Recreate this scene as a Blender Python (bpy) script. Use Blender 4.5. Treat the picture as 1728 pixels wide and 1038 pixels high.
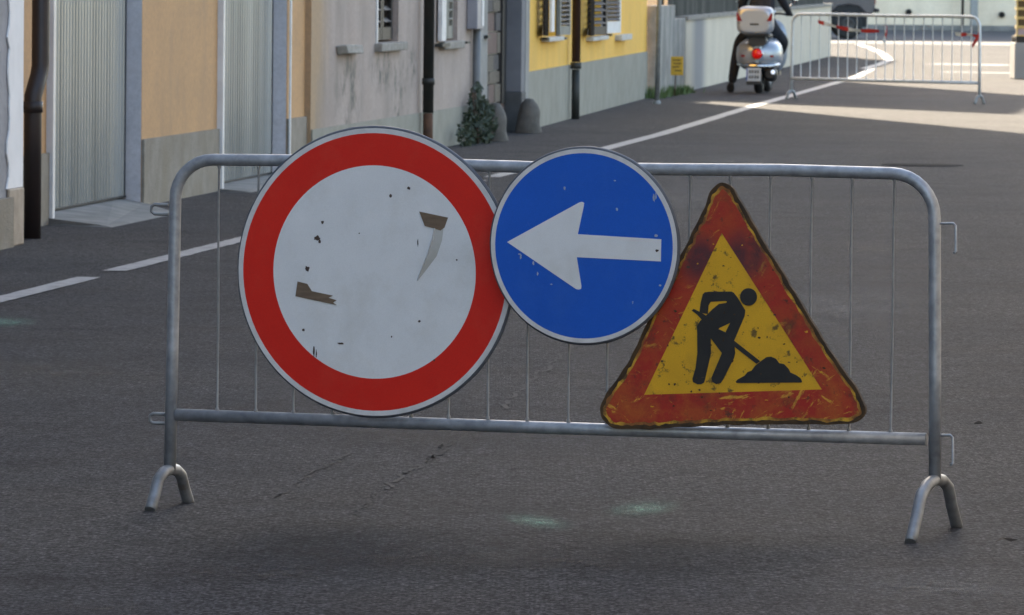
import bpy, bmesh, math, random
from mathutils import Vector, Matrix, noise as mnoise
random.seed(7)
R = math.radians
scene = bpy.context.scene
for o in list(bpy.data.objects):
    bpy.data.objects.remove(o)
COL = scene.collection

# ------------------------------------------------------------------ camera
cam_d = bpy.data.cameras.new('camera')
cam = bpy.data.objects.new('camera', cam_d)
COL.objects.link(cam)
PITCH = math.atan(577 / 10900)
cam.matrix_world = Matrix.Translation((0, 0, 1.72)) @ Matrix.Rotation(math.pi / 2 - PITCH, 4, 'X') @ Matrix.Rotation(R(0.6), 4, 'Z')
cam_d.sensor_width = 36
cam_d.lens = 10900 / 1728 * 36
cam_d.clip_start = 0.5
cam_d.clip_end = 6000
cam_d.dof.use_dof = True
cam_d.dof.focus_distance = 20.0
cam_d.dof.aperture_fstop = 24
scene.camera = cam

# ------------------------------------------------------------------ sky and sun (low, ahead on the far left)
SUN_EL, SUN_AZ = 25.0, -12.5          # azimuth clockwise from +Y
world = bpy.data.worlds.new('World')
scene.world = world
world.use_nodes = True
wn = world.node_tree
sky = wn.nodes.new('ShaderNodeTexSky')
sky.sky_type = 'NISHITA'
sky.sun_disc = False
sky.sun_elevation = R(SUN_EL)
sky.sun_rotation = R(SUN_AZ)
sky.dust_density = 1.5
sky.air_density = 1.0
bg = wn.nodes['Background']
bg.inputs['Strength'].default_value = 0.11
wn.links.new(sky.outputs[0], bg.inputs['Color'])
sun_d = bpy.data.lights.new('sun', 'SUN')
sun_d.energy = 3.2
sun_d.angle = R(0.6)
sun_d.color = (1.0, 0.90, 0.76)
sun = bpy.data.objects.new('sun', sun_d)
COL.objects.link(sun)
sdir = Vector((math.sin(R(SUN_AZ)) * math.cos(R(SUN_EL)), math.cos(R(SUN_AZ)) * math.cos(R(SUN_EL)), math.sin(R(SUN_EL))))
sun.rotation_euler = sdir.to_track_quat('Z', 'Y').to_euler()
sun.location = sdir * 60
scene.view_settings.view_transform = 'Standard'
scene.view_settings.look = 'None'
scene.view_settings.exposure = 2.5
scene.view_settings.gamma = 1.0
scene.view_settings.use_white_balance = True
scene.view_settings.white_balance_temperature = 7150
scene.cycles.max_bounces = 8
scene.cycles.diffuse_bounces = 5
scene.cycles.use_denoising = True

# ------------------------------------------------------------------ street frame: s along the street, t to its right
A = R(7.0)
def W(s, t, z=0.0):
    return Vector((s * math.sin(A) + t * math.cos(A), s * math.cos(A) - t * math.sin(A), z))

# ------------------------------------------------------------------ materials
def mat(name, col, col2=None, rough=.8, metal=0., scale=6., detail=6., lo=.35, hi=.65, stretch=(1, 1, 1),
        bump=0., bscale=80., spec=.5, grain=0., gscale=250., rvar=0., alpha=None, extra=None):
    m = bpy.data.materials.new(name)
    m.use_nodes = True
    nt = m.node_tree
    N, L = nt.nodes, nt.links
    b = N['Principled BSDF']
    b.inputs['Roughness'].default_value = rough
    b.inputs['Metallic'].default_value = metal
    b.inputs['Specular IOR Level'].default_value = spec
    tc = N.new('ShaderNodeTexCoord')
    mp = N.new('ShaderNodeMapping')
    mp.inputs['Scale'].default_value = stretch
    L.new(tc.outputs['Object'], mp.inputs['Vector'])
    def noise(s, d=6., vec=None, r=.55):
        n = N.new('ShaderNodeTexNoise')
        n.inputs['Scale'].default_value = s
        n.inputs['Detail'].default_value = d
        n.inputs['Roughness'].default_value = r
        L.new(vec or mp.outputs['Vector'], n.inputs['Vector'])
        return n.outputs['Fac']
    def ramp(fac, a, b_):
        r = N.new('ShaderNodeMapRange')
        r.inputs['From Min'].default_value = a
        r.inputs['From Max'].default_value = b_
        L.new(fac, r.inputs['Value'])
        return r.outputs['Result']
    def mix(f, c1, c2, typ='MIX'):
        x = N.new('ShaderNodeMix')
        x.data_type = 'RGBA'
        x.blend_type = typ
        for sock, v in ((x.inputs[0], f), (x.inputs[6], c1), (x.inputs[7], c2)):
            if hasattr(v, 'is_linked') or isinstance(v, bpy.types.NodeSocket):
                L.new(v, sock)
            elif isinstance(v, (int, float)):
                sock.default_value = v
            else:
                sock.default_value = (*v, 1)
        return x.outputs[2]
    def math_(op, a, b_=None, c=None):
        x = N.new('ShaderNodeMath')
        x.operation = op
        for i, v in enumerate((a, b_, c)):
            if v is None:
                continue
            if isinstance(v, bpy.types.NodeSocket):
                L.new(v, x.inputs[i])
            else:
                x.inputs[i].default_value = v
        return x.outputs[0]
    if col2 is None:
        col2 = tuple(c * .8 for c in col)
    c = mix(ramp(noise(scale, detail), lo, hi), col, col2)
    kit = dict(N=N, L=L, noise=noise, ramp=ramp, mix=mix, math=math_, tc=tc, b=b, obj=tc.outputs['Object'])
    if extra:
        c = extra(kit, c)
    if grain:
        g = ramp(noise(gscale, 2., tc.outputs['Object'], .7), .3, .7)
        v = math_('MULTIPLY_ADD', g, 2 * grain, 1 - grain)
        x = N.new('ShaderNodeVectorMath')
        x.operation = 'SCALE'
        L.new(c, x.inputs[0])
        L.new(v, x.inputs['Scale'])
        c = x.outputs[0]
    L.new(c, b.inputs['Base Color'])
    if rvar:
        L.new(math_('MULTIPLY_ADD', noise(scale * 2.3, 4.), rvar, rough - rvar / 2), b.inputs['Roughness'])
    if bump:
        bp = N.new('ShaderNodeBump')
        bp.inputs['Strength'].default_value = min(1., bump)
        bp.inputs['Distance'].default_value = .01
        L.new(noise(bscale, 5., tc.outputs['Object'], .6), bp.inputs['Height'])
        L.new(bp.outputs['Normal'], b.inputs['Normal'])
    if alpha:
        L.new(alpha(kit), b.inputs['Alpha'])
    return m

def blob(k, y, z, ry, rz):
    """soft blot on a facade around local (y,z), for mould stains and a painted pole shadow"""
    N, L = k['N'], k['L']
    sx = N.new('ShaderNodeSeparateXYZ')
    L.new(k['obj'], sx.inputs[0])
    dy = k['math']('DIVIDE', k['math']('SUBTRACT', sx.outputs[1], y), ry)
    dz = k['math']('DIVIDE', k['math']('SUBTRACT', sx.outputs[2], z), rz)
    d = k['math']('SQRT', k['math']('ADD', k['math']('MULTIPLY', dy, dy), k['math']('MULTIPLY', dz, dz)))
    f = N.new('ShaderNodeMapRange')
    f.interpolation_type = 'SMOOTHSTEP'
    f.inputs['From Min'].default_value = 1.
    f.inputs['From Max'].default_value = .2
    L.new(d, f.inputs['Value'])
    return f.outputs['Result']

def asphalt_extra(k, c):
    m = k['math']
    # tyre-polished lighter lanes, oily and brownish patches, then the single stones of the surface
    big = k['ramp'](k['noise'](.35, 4.), .35, .7)
    c = k['mix'](m('MULTIPLY', big, .65), c, (.098, .093, .090))
    mid = k['ramp'](k['noise'](1.7, 5.), .54, .74)
    c = k['mix'](m('MULTIPLY', mid, .65), c, (.024, .024, .027))
    warm = k['ramp'](k['noise'](.9, 3.), .5, .75)
    c = k['mix'](m('MULTIPLY', warm, .35), c, (.076, .064, .058))
    for scale, amp in ((75., .75), (150., .55)):
        vo = k['N'].new('ShaderNodeTexVoronoi')
        vo.inputs['Scale'].default_value = scale
        k['L'].new(k['obj'], vo.inputs['Vector'])
        sc = k['N'].new('ShaderNodeSeparateColor')
        k['L'].new(vo.outputs['Color'], sc.inputs[0])
        x = k['N'].new('ShaderNodeVectorMath')
        x.operation = 'SCALE'
        k['L'].new(c, x.inputs[0])
        k['L'].new(m('MULTIPLY_ADD', sc.outputs[0], 2 * amp, 1 - amp), x.inputs['Scale'])
        c = x.outputs[0]
        if scale < 100:
            c = k['mix'](m('MULTIPLY', k['ramp'](vo.outputs['Distance'], .35, .65), .6), c, (.018, .018, .020))
    sp = k['ramp'](k['noise'](60., 3., k['obj'], .8), .60, .68)
    return k['mix'](m('MULTIPLY', sp, .5), c, (.14, .137, .137))

M = {}
M['asphalt'] = mat('asphalt', (.064, .064, .070), (.048, .0485, .054), rough=.88, scale=3., bump=.9, bscale=110., spec=.08, grain=.3, gscale=95., extra=asphalt_extra)
M['asphalt_dark'] = mat('asphalt_dark', (.07, .07, .075), (.055, .055, .06), rough=.85, scale=2., bump=.4, bscale=60., spec=.35, grain=.15)
M['earth'] = mat('earth', (.16, .14, .11), (.10, .10, .07), rough=.95, scale=.2)
M['paint'] = mat('road_paint', (.32, .31, .305), (.12, .118, .118), rough=.7, scale=9., lo=.45, hi=.8, bump=.3, bscale=120., grain=.15)
M['concrete'] = mat('concrete', (.23, .22, .205), (.14, .135, .125), rough=.9, scale=4., bump=.4, bscale=60., grain=.12)
M['galv'] = mat('galvanised_steel', (.46, .48, .505), (.27, .285, .305), rough=.47, metal=.5, scale=26., detail=4., lo=.3, hi=.7, bump=.06, bscale=60., rvar=.25)
M['galv_pale'] = mat('pale_new_galvanised_steel', (.62, .63, .64), (.50, .51, .52), rough=.45, metal=.3, scale=18.)
M['bar_zinc'] = mat('zinc_bar', (.34, .34, .335), (.24, .24, .235), rough=.5, metal=.2, scale=18.)
M['galv_dull'] = mat('dull_galvanised_steel', (.33, .335, .33), (.22, .225, .225), rough=.55, metal=.45, scale=18., rvar=.2)
def rust_extra(k, c):
    r_ = k['ramp'](k['noise'](7., 8., k['obj'], .65), .60, .70)
    return k['mix'](k['math']('MULTIPLY', r_, .5), c, (.18, .09, .05))
M['galv_foot'] = mat('worn_galvanised_steel', (.34, .355, .37), (.2, .205, .205), rough=.5, metal=.5, scale=14., rvar=.2, extra=rust_extra)

# plaster of the houses
def streaks(k, c, col=(.20, .19, .17), amount=.5, lo=.52, hi=.72):
    g_ = k['ramp'](k['noise'](22., 6., k['obj'], .8), .40, .72)
    c = k['mix'](k['math']('MULTIPLY', g_, .42), c, tuple(x * .6 for x in col))
    b_ = k['ramp'](k['noise'](1.1, 5., k['obj'], .6), .5, .75)
    c = k['mix'](k['math']('MULTIPLY', b_, .35), c, col)
    mp = k['N'].new('ShaderNodeMapping')
    mp.inputs['Scale'].default_value = (1, 1.1, .5)
    k['L'].new(k['obj'], mp.inputs['Vector'])
    f = k['ramp'](k['noise'](2.0, 5., mp.outputs['Vector'], .6), lo, hi)
    return k['mix'](k['math']('MULTIPLY', f, amount), c, col)
M['grey_plaster'] = mat('grey_plaster', (.36, .36, .39), (.29, .29, .31), scale=3., bump=.4, grain=.1, extra=lambda k, c: streaks(k, c))
M['white_paint'] = mat('white_wall_paint', (.90, .89, .88), (.80, .79, .78), scale=3., bump=.25, grain=.05)
M['lilac_paint'] = mat('lilac_white_paint', (.60, .585, .61), (.53, .515, .54), scale=2., bump=.2, grain=.05, extra=lambda k, c: streaks(k, c, (.42, .40, .40), .3))
M['cream_base'] = mat('cream_base', (.46, .37, .28), (.34, .27, .20), scale=7., bump=.4, grain=.1)
M['orange_plaster'] = mat('orange_plaster', (.62, .345, .15), (.54, .305, .135), scale=1.6, bump=.35, grain=.1,
                          extra=lambda k, c: streaks(k, c, (.34, .22, .13), .45))
def plinth_extra(k, c):
    c = streaks(k, c, (.22, .18, .12), .55, .45, .7)
    f = k['ramp'](k['noise'](5., 8., k['obj'], .7), .60, .72)
    return k['mix'](k['math']('MULTIPLY', f, .6), c, (.13, .11, .09))
M['grey_plinth'] = mat('grey_plinth', (.30, .265, .22), (.22, .19, .15), scale=4., bump=.7, bscale=45., grain=.18, extra=plinth_extra)
M['green_plinth'] = mat('green_grey_plinth', (.28, .27, .225), (.225, .215, .175), scale=3., bump=.7, bscale=45., grain=.15, extra=lambda k, c: streaks(k, c, (.30, .29, .25), .4))
def pink_extra(k, c):
    m = k['math']
    sx = k['N'].new('ShaderNodeSeparateXYZ')
    k['L'].new(k['obj'], sx.inputs[0])
    wob = m('MULTIPLY_ADD', k['noise'](1.4, 6., k['obj'], .6), 1.6, -.8)
    f = k['N'].new('ShaderNodeMapRange')
    f.interpolation_type = 'SMOOTHSTEP'
    f.inputs['From Min'].default_value = 1.25
    f.inputs['From Max'].default_value = .1
    k['L'].new(m('ADD', sx.outputs[1], wob), f.inputs['Value'])
    c = k['mix'](m('MULTIPLY', f.outputs['Result'], .9), c, (.42, .27, .14))
    c = streaks(k, c, (.21, .18, .155), .55, .50, .72)
    mould = k['ramp'](k['noise'](3.2, 9., k['obj'], .72), .47, .60)
    mask = m('MAXIMUM', blob(k, 4.3, .80, 1.3, .32), blob(k, 2.1, .62, 1.1, .5))
    mask = m('MAXIMUM', mask, blob(k, 5.2, .55, .9, .5))
    mask = m('MAXIMUM', mask, blob(k, 6.0, .80, .6, .25))
    return k['mix'](m('MULTIPLY', mould, mask), c, (.085, .085, .07))
M['pink_plaster'] = mat('faded_pink_plaster', (.43, .345, .305), (.375, .295, .255), scale=1.5, bump=.4, grain=.12, extra=pink_extra)
M['yellow_plaster'] = mat('yellow_plaster', (.90, .50, .07), (.82, .45, .065), scale=1.3, bump=.3, grain=.08, extra=lambda k, c: streaks(k, c, (.60, .36, .08), .35))
M['quoin'] = mat('pale_grey_quoin', (.27, .265, .25), (.21, .205, .195), scale=4., bump=.5, grain=.12)
M['slate'] = mat('blue_grey_paint', (.165, .165, .178), (.13, .13, .142), scale=3., bump=.3, grain=.1)
M['slate_dark'] = mat('dark_grey_base', (.085, .083, .085), (.06, .06, .06), scale=5., bump=.6, grain=.2)
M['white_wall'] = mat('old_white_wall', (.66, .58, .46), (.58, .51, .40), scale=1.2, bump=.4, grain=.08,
    extra=lambda k, c: k['mix'](k['math']('MULTIPLY', blob(k, 2.5, .5, 1.9, 4.0), .90), streaks(k, c, (.52, .47, .38), .4, .5, .75), (.17, .175, .19)))  # soft vertical pole shadow painted into the wall colour
M['dirty_wall'] = mat('dirty_grey_wall', (.42, .40, .36), (.27, .26, .24), scale=3., bump=.5, grain=.12,
    extra=lambda k, c: streaks(k, c, (.14, .14, .13), .8, .42, .62))
M['far_wall'] = mat('far_cream_wall', (.92, .78, .60), (.84, .69, .51), scale=1.1, bump=.5, bscale=12., grain=.1,
    extra=lambda k, c: streaks(k, c, (.60, .50, .38), .4, .5, .75))
M['terrace'] = mat('pale_grey_plaster', (.56, .545, .53), (.48, .47, .455), scale=2., bump=.3, extra=lambda k, c: streaks(k, c, (.36, .34, .31), .4))
M['roof'] = mat('terracotta', (.28, .11, .06), (.2, .08, .05), scale=3.)
M['zinc'] = mat('zinc_sheet', (.40, .475, .51), (.20, .25, .275), rough=.22, metal=.6, scale=1.6, detail=2., stretch=(1, 1.5, .05), lo=.35, hi=.68, rvar=.15)  # pale vertical bands in the colour stand in for bright reflections
M['zinc_frame'] = mat('white_steel_frame', (.74, .75, .76), rough=.4, scale=5.)
M['brown_metal'] = mat('dark_brown_metal', (.030, .020, .018), (.022, .016, .016), rough=.5, scale=6., rvar=.2)
M['brown_pipe'] = mat('brown_painted_pipe', (.058, .030, .022), (.04, .022, .018), rough=.5, scale=6.)
M['rust_pipe'] = mat('rusty_iron', (.11, .05, .025), (.06, .03, .018), rough=.8, scale=12.)
M['black_green'] = mat('dark_green_iron', (.018, .022, .020), (.028, .026, .022), rough=.6, scale=10.)
M['grey_pipe'] = mat('grey_pipe', (.17, .175, .18), rough=.6)
M['stone'] = mat('sill_stone', (.30, .28, .25), (.20, .185, .16), scale=12., bump=.6, grain=.15)
M['white_sill'] = mat('pale_sill_stone', (.56, .53, .48), (.42, .40, .36), scale=9., bump=.4)
M['guard'] = mat('guard_stone', (.145, .128, .112), (.08, .072, .062), scale=6., bump=.9, bscale=30., grain=.25)
M['dark_wood'] = mat('dark_brown_wood', (.016, .012, .010), (.010, .008, .008), rough=.6, scale=8.)
M['olive_wood'] = mat('olive_grey_wood', (.24, .235, .20), (.18, .175, .15), rough=.7, scale=10.)
M['white_wood'] = mat('white_wood', (.72, .70, .68), (.6, .58, .56), rough=.6, scale=8.)
M['grey_wood'] = mat('grey_brown_wood', (.10, .088, .088), (.07, .06, .06), rough=.7, scale=10.)
M['interior'] = mat('dim_room_plaster', (.10, .09, .085), rough=.9)
M['lilac_metal'] = mat('pale_lilac_metal', (.29, .285, .31), (.24, .235, .26), rough=.5)
def glass(name, tint):
    m = mat(name, tint, tint, rough=.06, spec=.8)
    return m
M['glass'] = glass('window_glass', (.03, .035, .04))
M['plant'] = mat('leaf_green', (.030, .046, .017), (.016, .026, .011), rough=.6, scale=9.)
M['grass'] = mat('grass_green', (.09, .14, .035), (.05, .085, .02), rough=.7, scale=9.)
M['net'] = mat('dark_green_net', (.028, .032, .026), (.018, .02, .018), rough=.8, scale=5., stretch=(6, 6, .4), bump=.3, bscale=30.)
M['black_rubber'] = mat('black_rubber', (.016, .016, .017), rough=.75)
M['black_plastic'] = mat('black_plastic', (.022, .022, .024), rough=.45)
M['silver'] = mat('silver_paint', (.33, .37, .43), (.30, .335, .39), rough=.28, metal=.4, scale=3.)
M['chrome'] = mat('chrome', (.75, .76, .78), rough=.12, metal=1., scale=3.)
def emis(m, col, s):
    b = m.node_tree.nodes['Principled BSDF']
    b.inputs['Emission Color'].default_value = (*col, 1)
    b.inputs['Emission Strength'].default_value = s
    return m
M['lamp_red'] = emis(mat('lit_tail_lamp', (.55, .008, .006), rough=.2), (1, .012, .008), .03)
M['refl_red'] = mat('red_reflector', (.20, .012, .018), rough=.15)
M['plate'] = mat('number_plate', (.42, .47, .52), (.36, .41, .46), rough=.4)
M['plate_blue'] = mat('plate_blue', (.03, .07, .32), rough=.4)
M['cloth_navy'] = mat('dark_navy_cloth', (.016, .018, .026), (.010, .011, .016), rough=.9, scale=14., bump=.4, bscale=25.)
M['cloth_black'] = mat('black_cloth', (.012, .012, .014), rough=.9, scale=14.)
M['helmet'] = mat('helmet_grey', (.10, .10, .11), rough=.2)
M['skin'] = mat('skin', (.45, .27, .19), rough=.6)
M['tape_red'] = mat('tape_red', (.55, .018, .02), rough=.35)
M['tape_white'] = mat('tape_white', (.78, .78, .78), rough=.35)
M['yellow_plate'] = mat('yellow_plate', (.62, .36, .03), (.50, .27, .02), rough=.5, scale=20.)
M['dark_grey_car'] = mat('dark_grey_paint', (.085, .078, .085), rough=.35, scale=3.)
M['crate'] = mat('crate_yellow', (.55, .40, .13), (.44, .31, .1), rough=.6, scale=9.)
M['crate_dark'] = mat('crate_brown', (.085, .055, .02), rough=.8, scale=9.)
M['crate_mauve'] = mat('crate_mauve', (.36, .28, .30), rough=.7, scale=9.)
M['block'] = mat('concrete_block', (.27, .27, .265), (.23, .23, .225), rough=.9, scale=3., grain=.1)
# sign sheeting
def dust(k, c, col=(.42, .40, .36), amt=.25):
    f = k['ramp'](k['noise'](5., 8., k['obj'], .7), .5, .75)
    return k['mix'](k['math']('MULTIPLY', f, amt), c, col)
def white_face(k, c):
    c = dust(k, c, (.64, .61, .55), .5)
    f = k['ramp'](k['noise'](38., 6., k['obj'], .75), .70, .76)
    return k['mix'](k['math']('MULTIPLY', f, .4), c, (.28, .24, .19))
M['sign_white'] = mat('sign_white', (.80, .80, .79), (.76, .76, .75), rough=.42, bump=.2, bscale=5., scale=9., grain=.045, gscale=420., extra=white_face)
M['sign_border'] = mat('sign_border_white', (.72, .70, .68), (.58, .56, .54), rough=.45, scale=14., lo=.4, hi=.7, grain=.05, gscale=300.)
M['sign_red'] = mat('sign_red', (.76, .026, .014), (.69, .022, .013), rough=.36, bump=.2, bscale=5., scale=2.2, grain=.06, gscale=380., spec=.35, extra=lambda k, c: dust(k, c, (.74, .085, .05), .35))
def blue_extra(k, c):
    vr = k['N'].new('ShaderNodeVectorRotate')
    vr.rotation_type = 'Y_AXIS'
    vr.inputs['Angle'].default_value = R(35)
    k['L'].new(k['obj'], vr.inputs['Vector'])
    mp = k['N'].new('ShaderNodeMapping')
    mp.inputs['Scale'].default_value = (3.2, 1, .7)
    k['L'].new(vr.outputs['Vector'], mp.inputs['Vector'])
    f = k['ramp'](k['noise'](16., 7., mp.outputs['Vector'], .7), .685, .74)
    c = k['mix'](k['math']('MULTIPLY', f, .35), c, (.30, .36, .46))
    return dust(k, c, (.04, .16, .58), .4)
M['sign_blue'] = mat('sign_blue', (.007, .115, .57), (.006, .103, .51), rough=.36, bump=.2, bscale=5., scale=3., grain=.07, gscale=380., spec=.35, extra=blue_extra)
def tri_yellow(k, c):
    f = k['ramp'](k['noise'](24., 6., k['obj'], .7), .575, .64)
    c = k['mix'](k['math']('MULTIPLY', f, .85), c, (.05, .035, .015))
    g = k['ramp'](k['noise'](7., 7., k['obj'], .65), .52, .72)
    return k['mix'](k['math']('MULTIPLY', g, .5), c, (.42, .22, .02))
M['tri_yellow'] = mat('worn_yellow', (.82, .43, .014), (.70, .36, .012), rough=.5, scale=5., grain=.08, gscale=300., extra=tri_yellow)
def tri_red(k, c):
    m = k['math']
    sx = k['N'].new('ShaderNodeSeparateXYZ')
    k['L'].new(k['obj'], sx.inputs[0])
    low = k['ramp'](sx.outputs[2], .02, -.22)
    # faded orange patches, heavier along the bottom
    o_ = k['ramp'](k['noise'](11., 8., k['obj'], .7), .42, .66)
    c = k['mix'](m('MULTIPLY', o_, m('MULTIPLY_ADD', low, .5, .36)), c, (.50, .115, .014))
    # scratches down to the yellow
    for rot, sc_, th in ((12, 20., .60), (-35, 18., .61), (65, 14., .61), (38, 30., .62)):
        vr = k['N'].new('ShaderNodeVectorRotate')
        vr.rotation_type = 'Y_AXIS'
        vr.inputs['Angle'].default_value = R(rot)
        k['L'].new(k['obj'], vr.inputs['Vector'])
        mp = k['N'].new('ShaderNodeMapping')
        mp.inputs['Scale'].default_value = (.5, 1, 2.2)
        k['L'].new(vr.outputs['Vector'], mp.inputs['Vector'])
        f = k['ramp'](k['noise'](sc_, 8., mp.outputs['Vector'], .72), th, th + .06)
        c = k['mix'](m('MULTIPLY', f, m('MULTIPLY_ADD', low, .45, .5)), c, (.74, .38, .04))
    d = k['ramp'](k['noise'](9., 8., k['obj'], .72), .53, .66)
    c = k['mix'](m('MULTIPLY', d, .7), c, (.10, .028, .012))
    d2 = k['ramp'](k['noise'](34., 6., k['obj'], .72), .60, .66)
    c = k['mix'](m('MULTIPLY', d2, .75), c, (.045, .025, .014))
    def sp(x, z, r):
        v = k['N'].new('ShaderNodeVectorMath')
        v.operation = 'DISTANCE'
        v.inputs[1].default_value = (x, -.008, z)
        k['L'].new(k['obj'], v.inputs[0])
        return k['ramp'](v.outputs['Value'], r, r * .35)
    o = m('MAXIMUM', sp(-.105, .225, .095), sp(.035, .245, .095))
    o = m('MULTIPLY', o, k['ramp'](k['noise'](14., 6., k['obj'], .6), .2, .55))
    return k['mix'](m('MULTIPLY', o, .85), c, (.060, .022, .030))
M['tri_edge'] = mat('worn_yellow_edge', (.66, .36, .03), (.28, .10, .02), rough=.6, scale=13., detail=8., lo=.40, hi=.56, grain=.1, extra=lambda k, c: k['mix'](k['math']('MULTIPLY', k['ramp'](k['noise'](24., 7., k['obj'], .7), .50, .62), .9), c, (.07, .035, .014)))
M['tri_red'] = mat('worn_red', (.42, .018, .008), (.37, .026, .010), rough=.5, scale=6., grain=.1, gscale=300., extra=tri_red)
M['tri_rust'] = mat('rusty_edge', (.085, .045, .015), (.035, .022, .012), rough=.85, scale=22., bump=.6, bscale=90.)
M['sign_black'] = mat('sign_black', (.013, .012, .012), (.022, .02, .018), rough=.5, scale=18.)
M['sign_back'] = mat('sign_back_grey', (.10, .11, .13), rough=.5)
M['tape_brown'] = mat('brown_tape', (.20, .135, .085), (.14, .092, .058), rough=.6, scale=30., stretch=(.5, 1, 3))
M['speck'] = mat('brown_speck', (.10, .065, .045), (.05, .03, .03), rough=.8, scale=60.)
M['scuff'] = mat('pale_scuff', (.40, .46, .56), (.3, .36, .48), rough=.6, scale=60.)
M['sticker'] = mat('torn_film', (.57, .56, .525), (.46, .44, .39), rough=.5, scale=9., lo=.4, hi=.7)
M['film_edge'] = mat('film_edge', (.72, .72, .71), rough=.4)
M['crack'] = mat('road_crack', (.018, .018, .020), (.030, .029, .031), rough=.95, scale=30.)
def soft(k):
    v = k['N'].new('ShaderNodeVectorMath')
    v.operation = 'LENGTH'
    k['L'].new(k['obj'], v.inputs[0])
    f = k['ramp'](v.outputs['Value'], 1., .15)
    n = k['ramp'](k['noise'](3.5, 8., k['obj'], .75), .40, .66)
    return k['math']('MULTIPLY', k['math']('MULTIPLY', f, n), .7)
M['green_mark'] = mat('green_spray_mark', (.12, .34, .245), (.08, .24, .17), rough=.8, scale=4., alpha=lambda k: k['math']('MINIMUM', k['math']('MULTIPLY', soft(k), 1.25), 1.))
M['oil_mark'] = mat('dark_road_mark', (.018, .018, .020), rough=.8, scale=4., alpha=soft)
M['brown_mark'] = mat('brown_road_stain', (.055, .043, .033), rough=.9, scale=4., alpha=soft)
M['pale_mark'] = mat('pale_road_mark', (.12, .12, .12), rough=.9, scale=4., alpha=soft)
M['iron'] = mat('cast_iron', (.022, .022, .024), rough=1., spec=.05, scale=20.)
M['leaf_dry'] = mat('dry_leaf', (.035, .025, .018), rough=.9)

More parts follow.
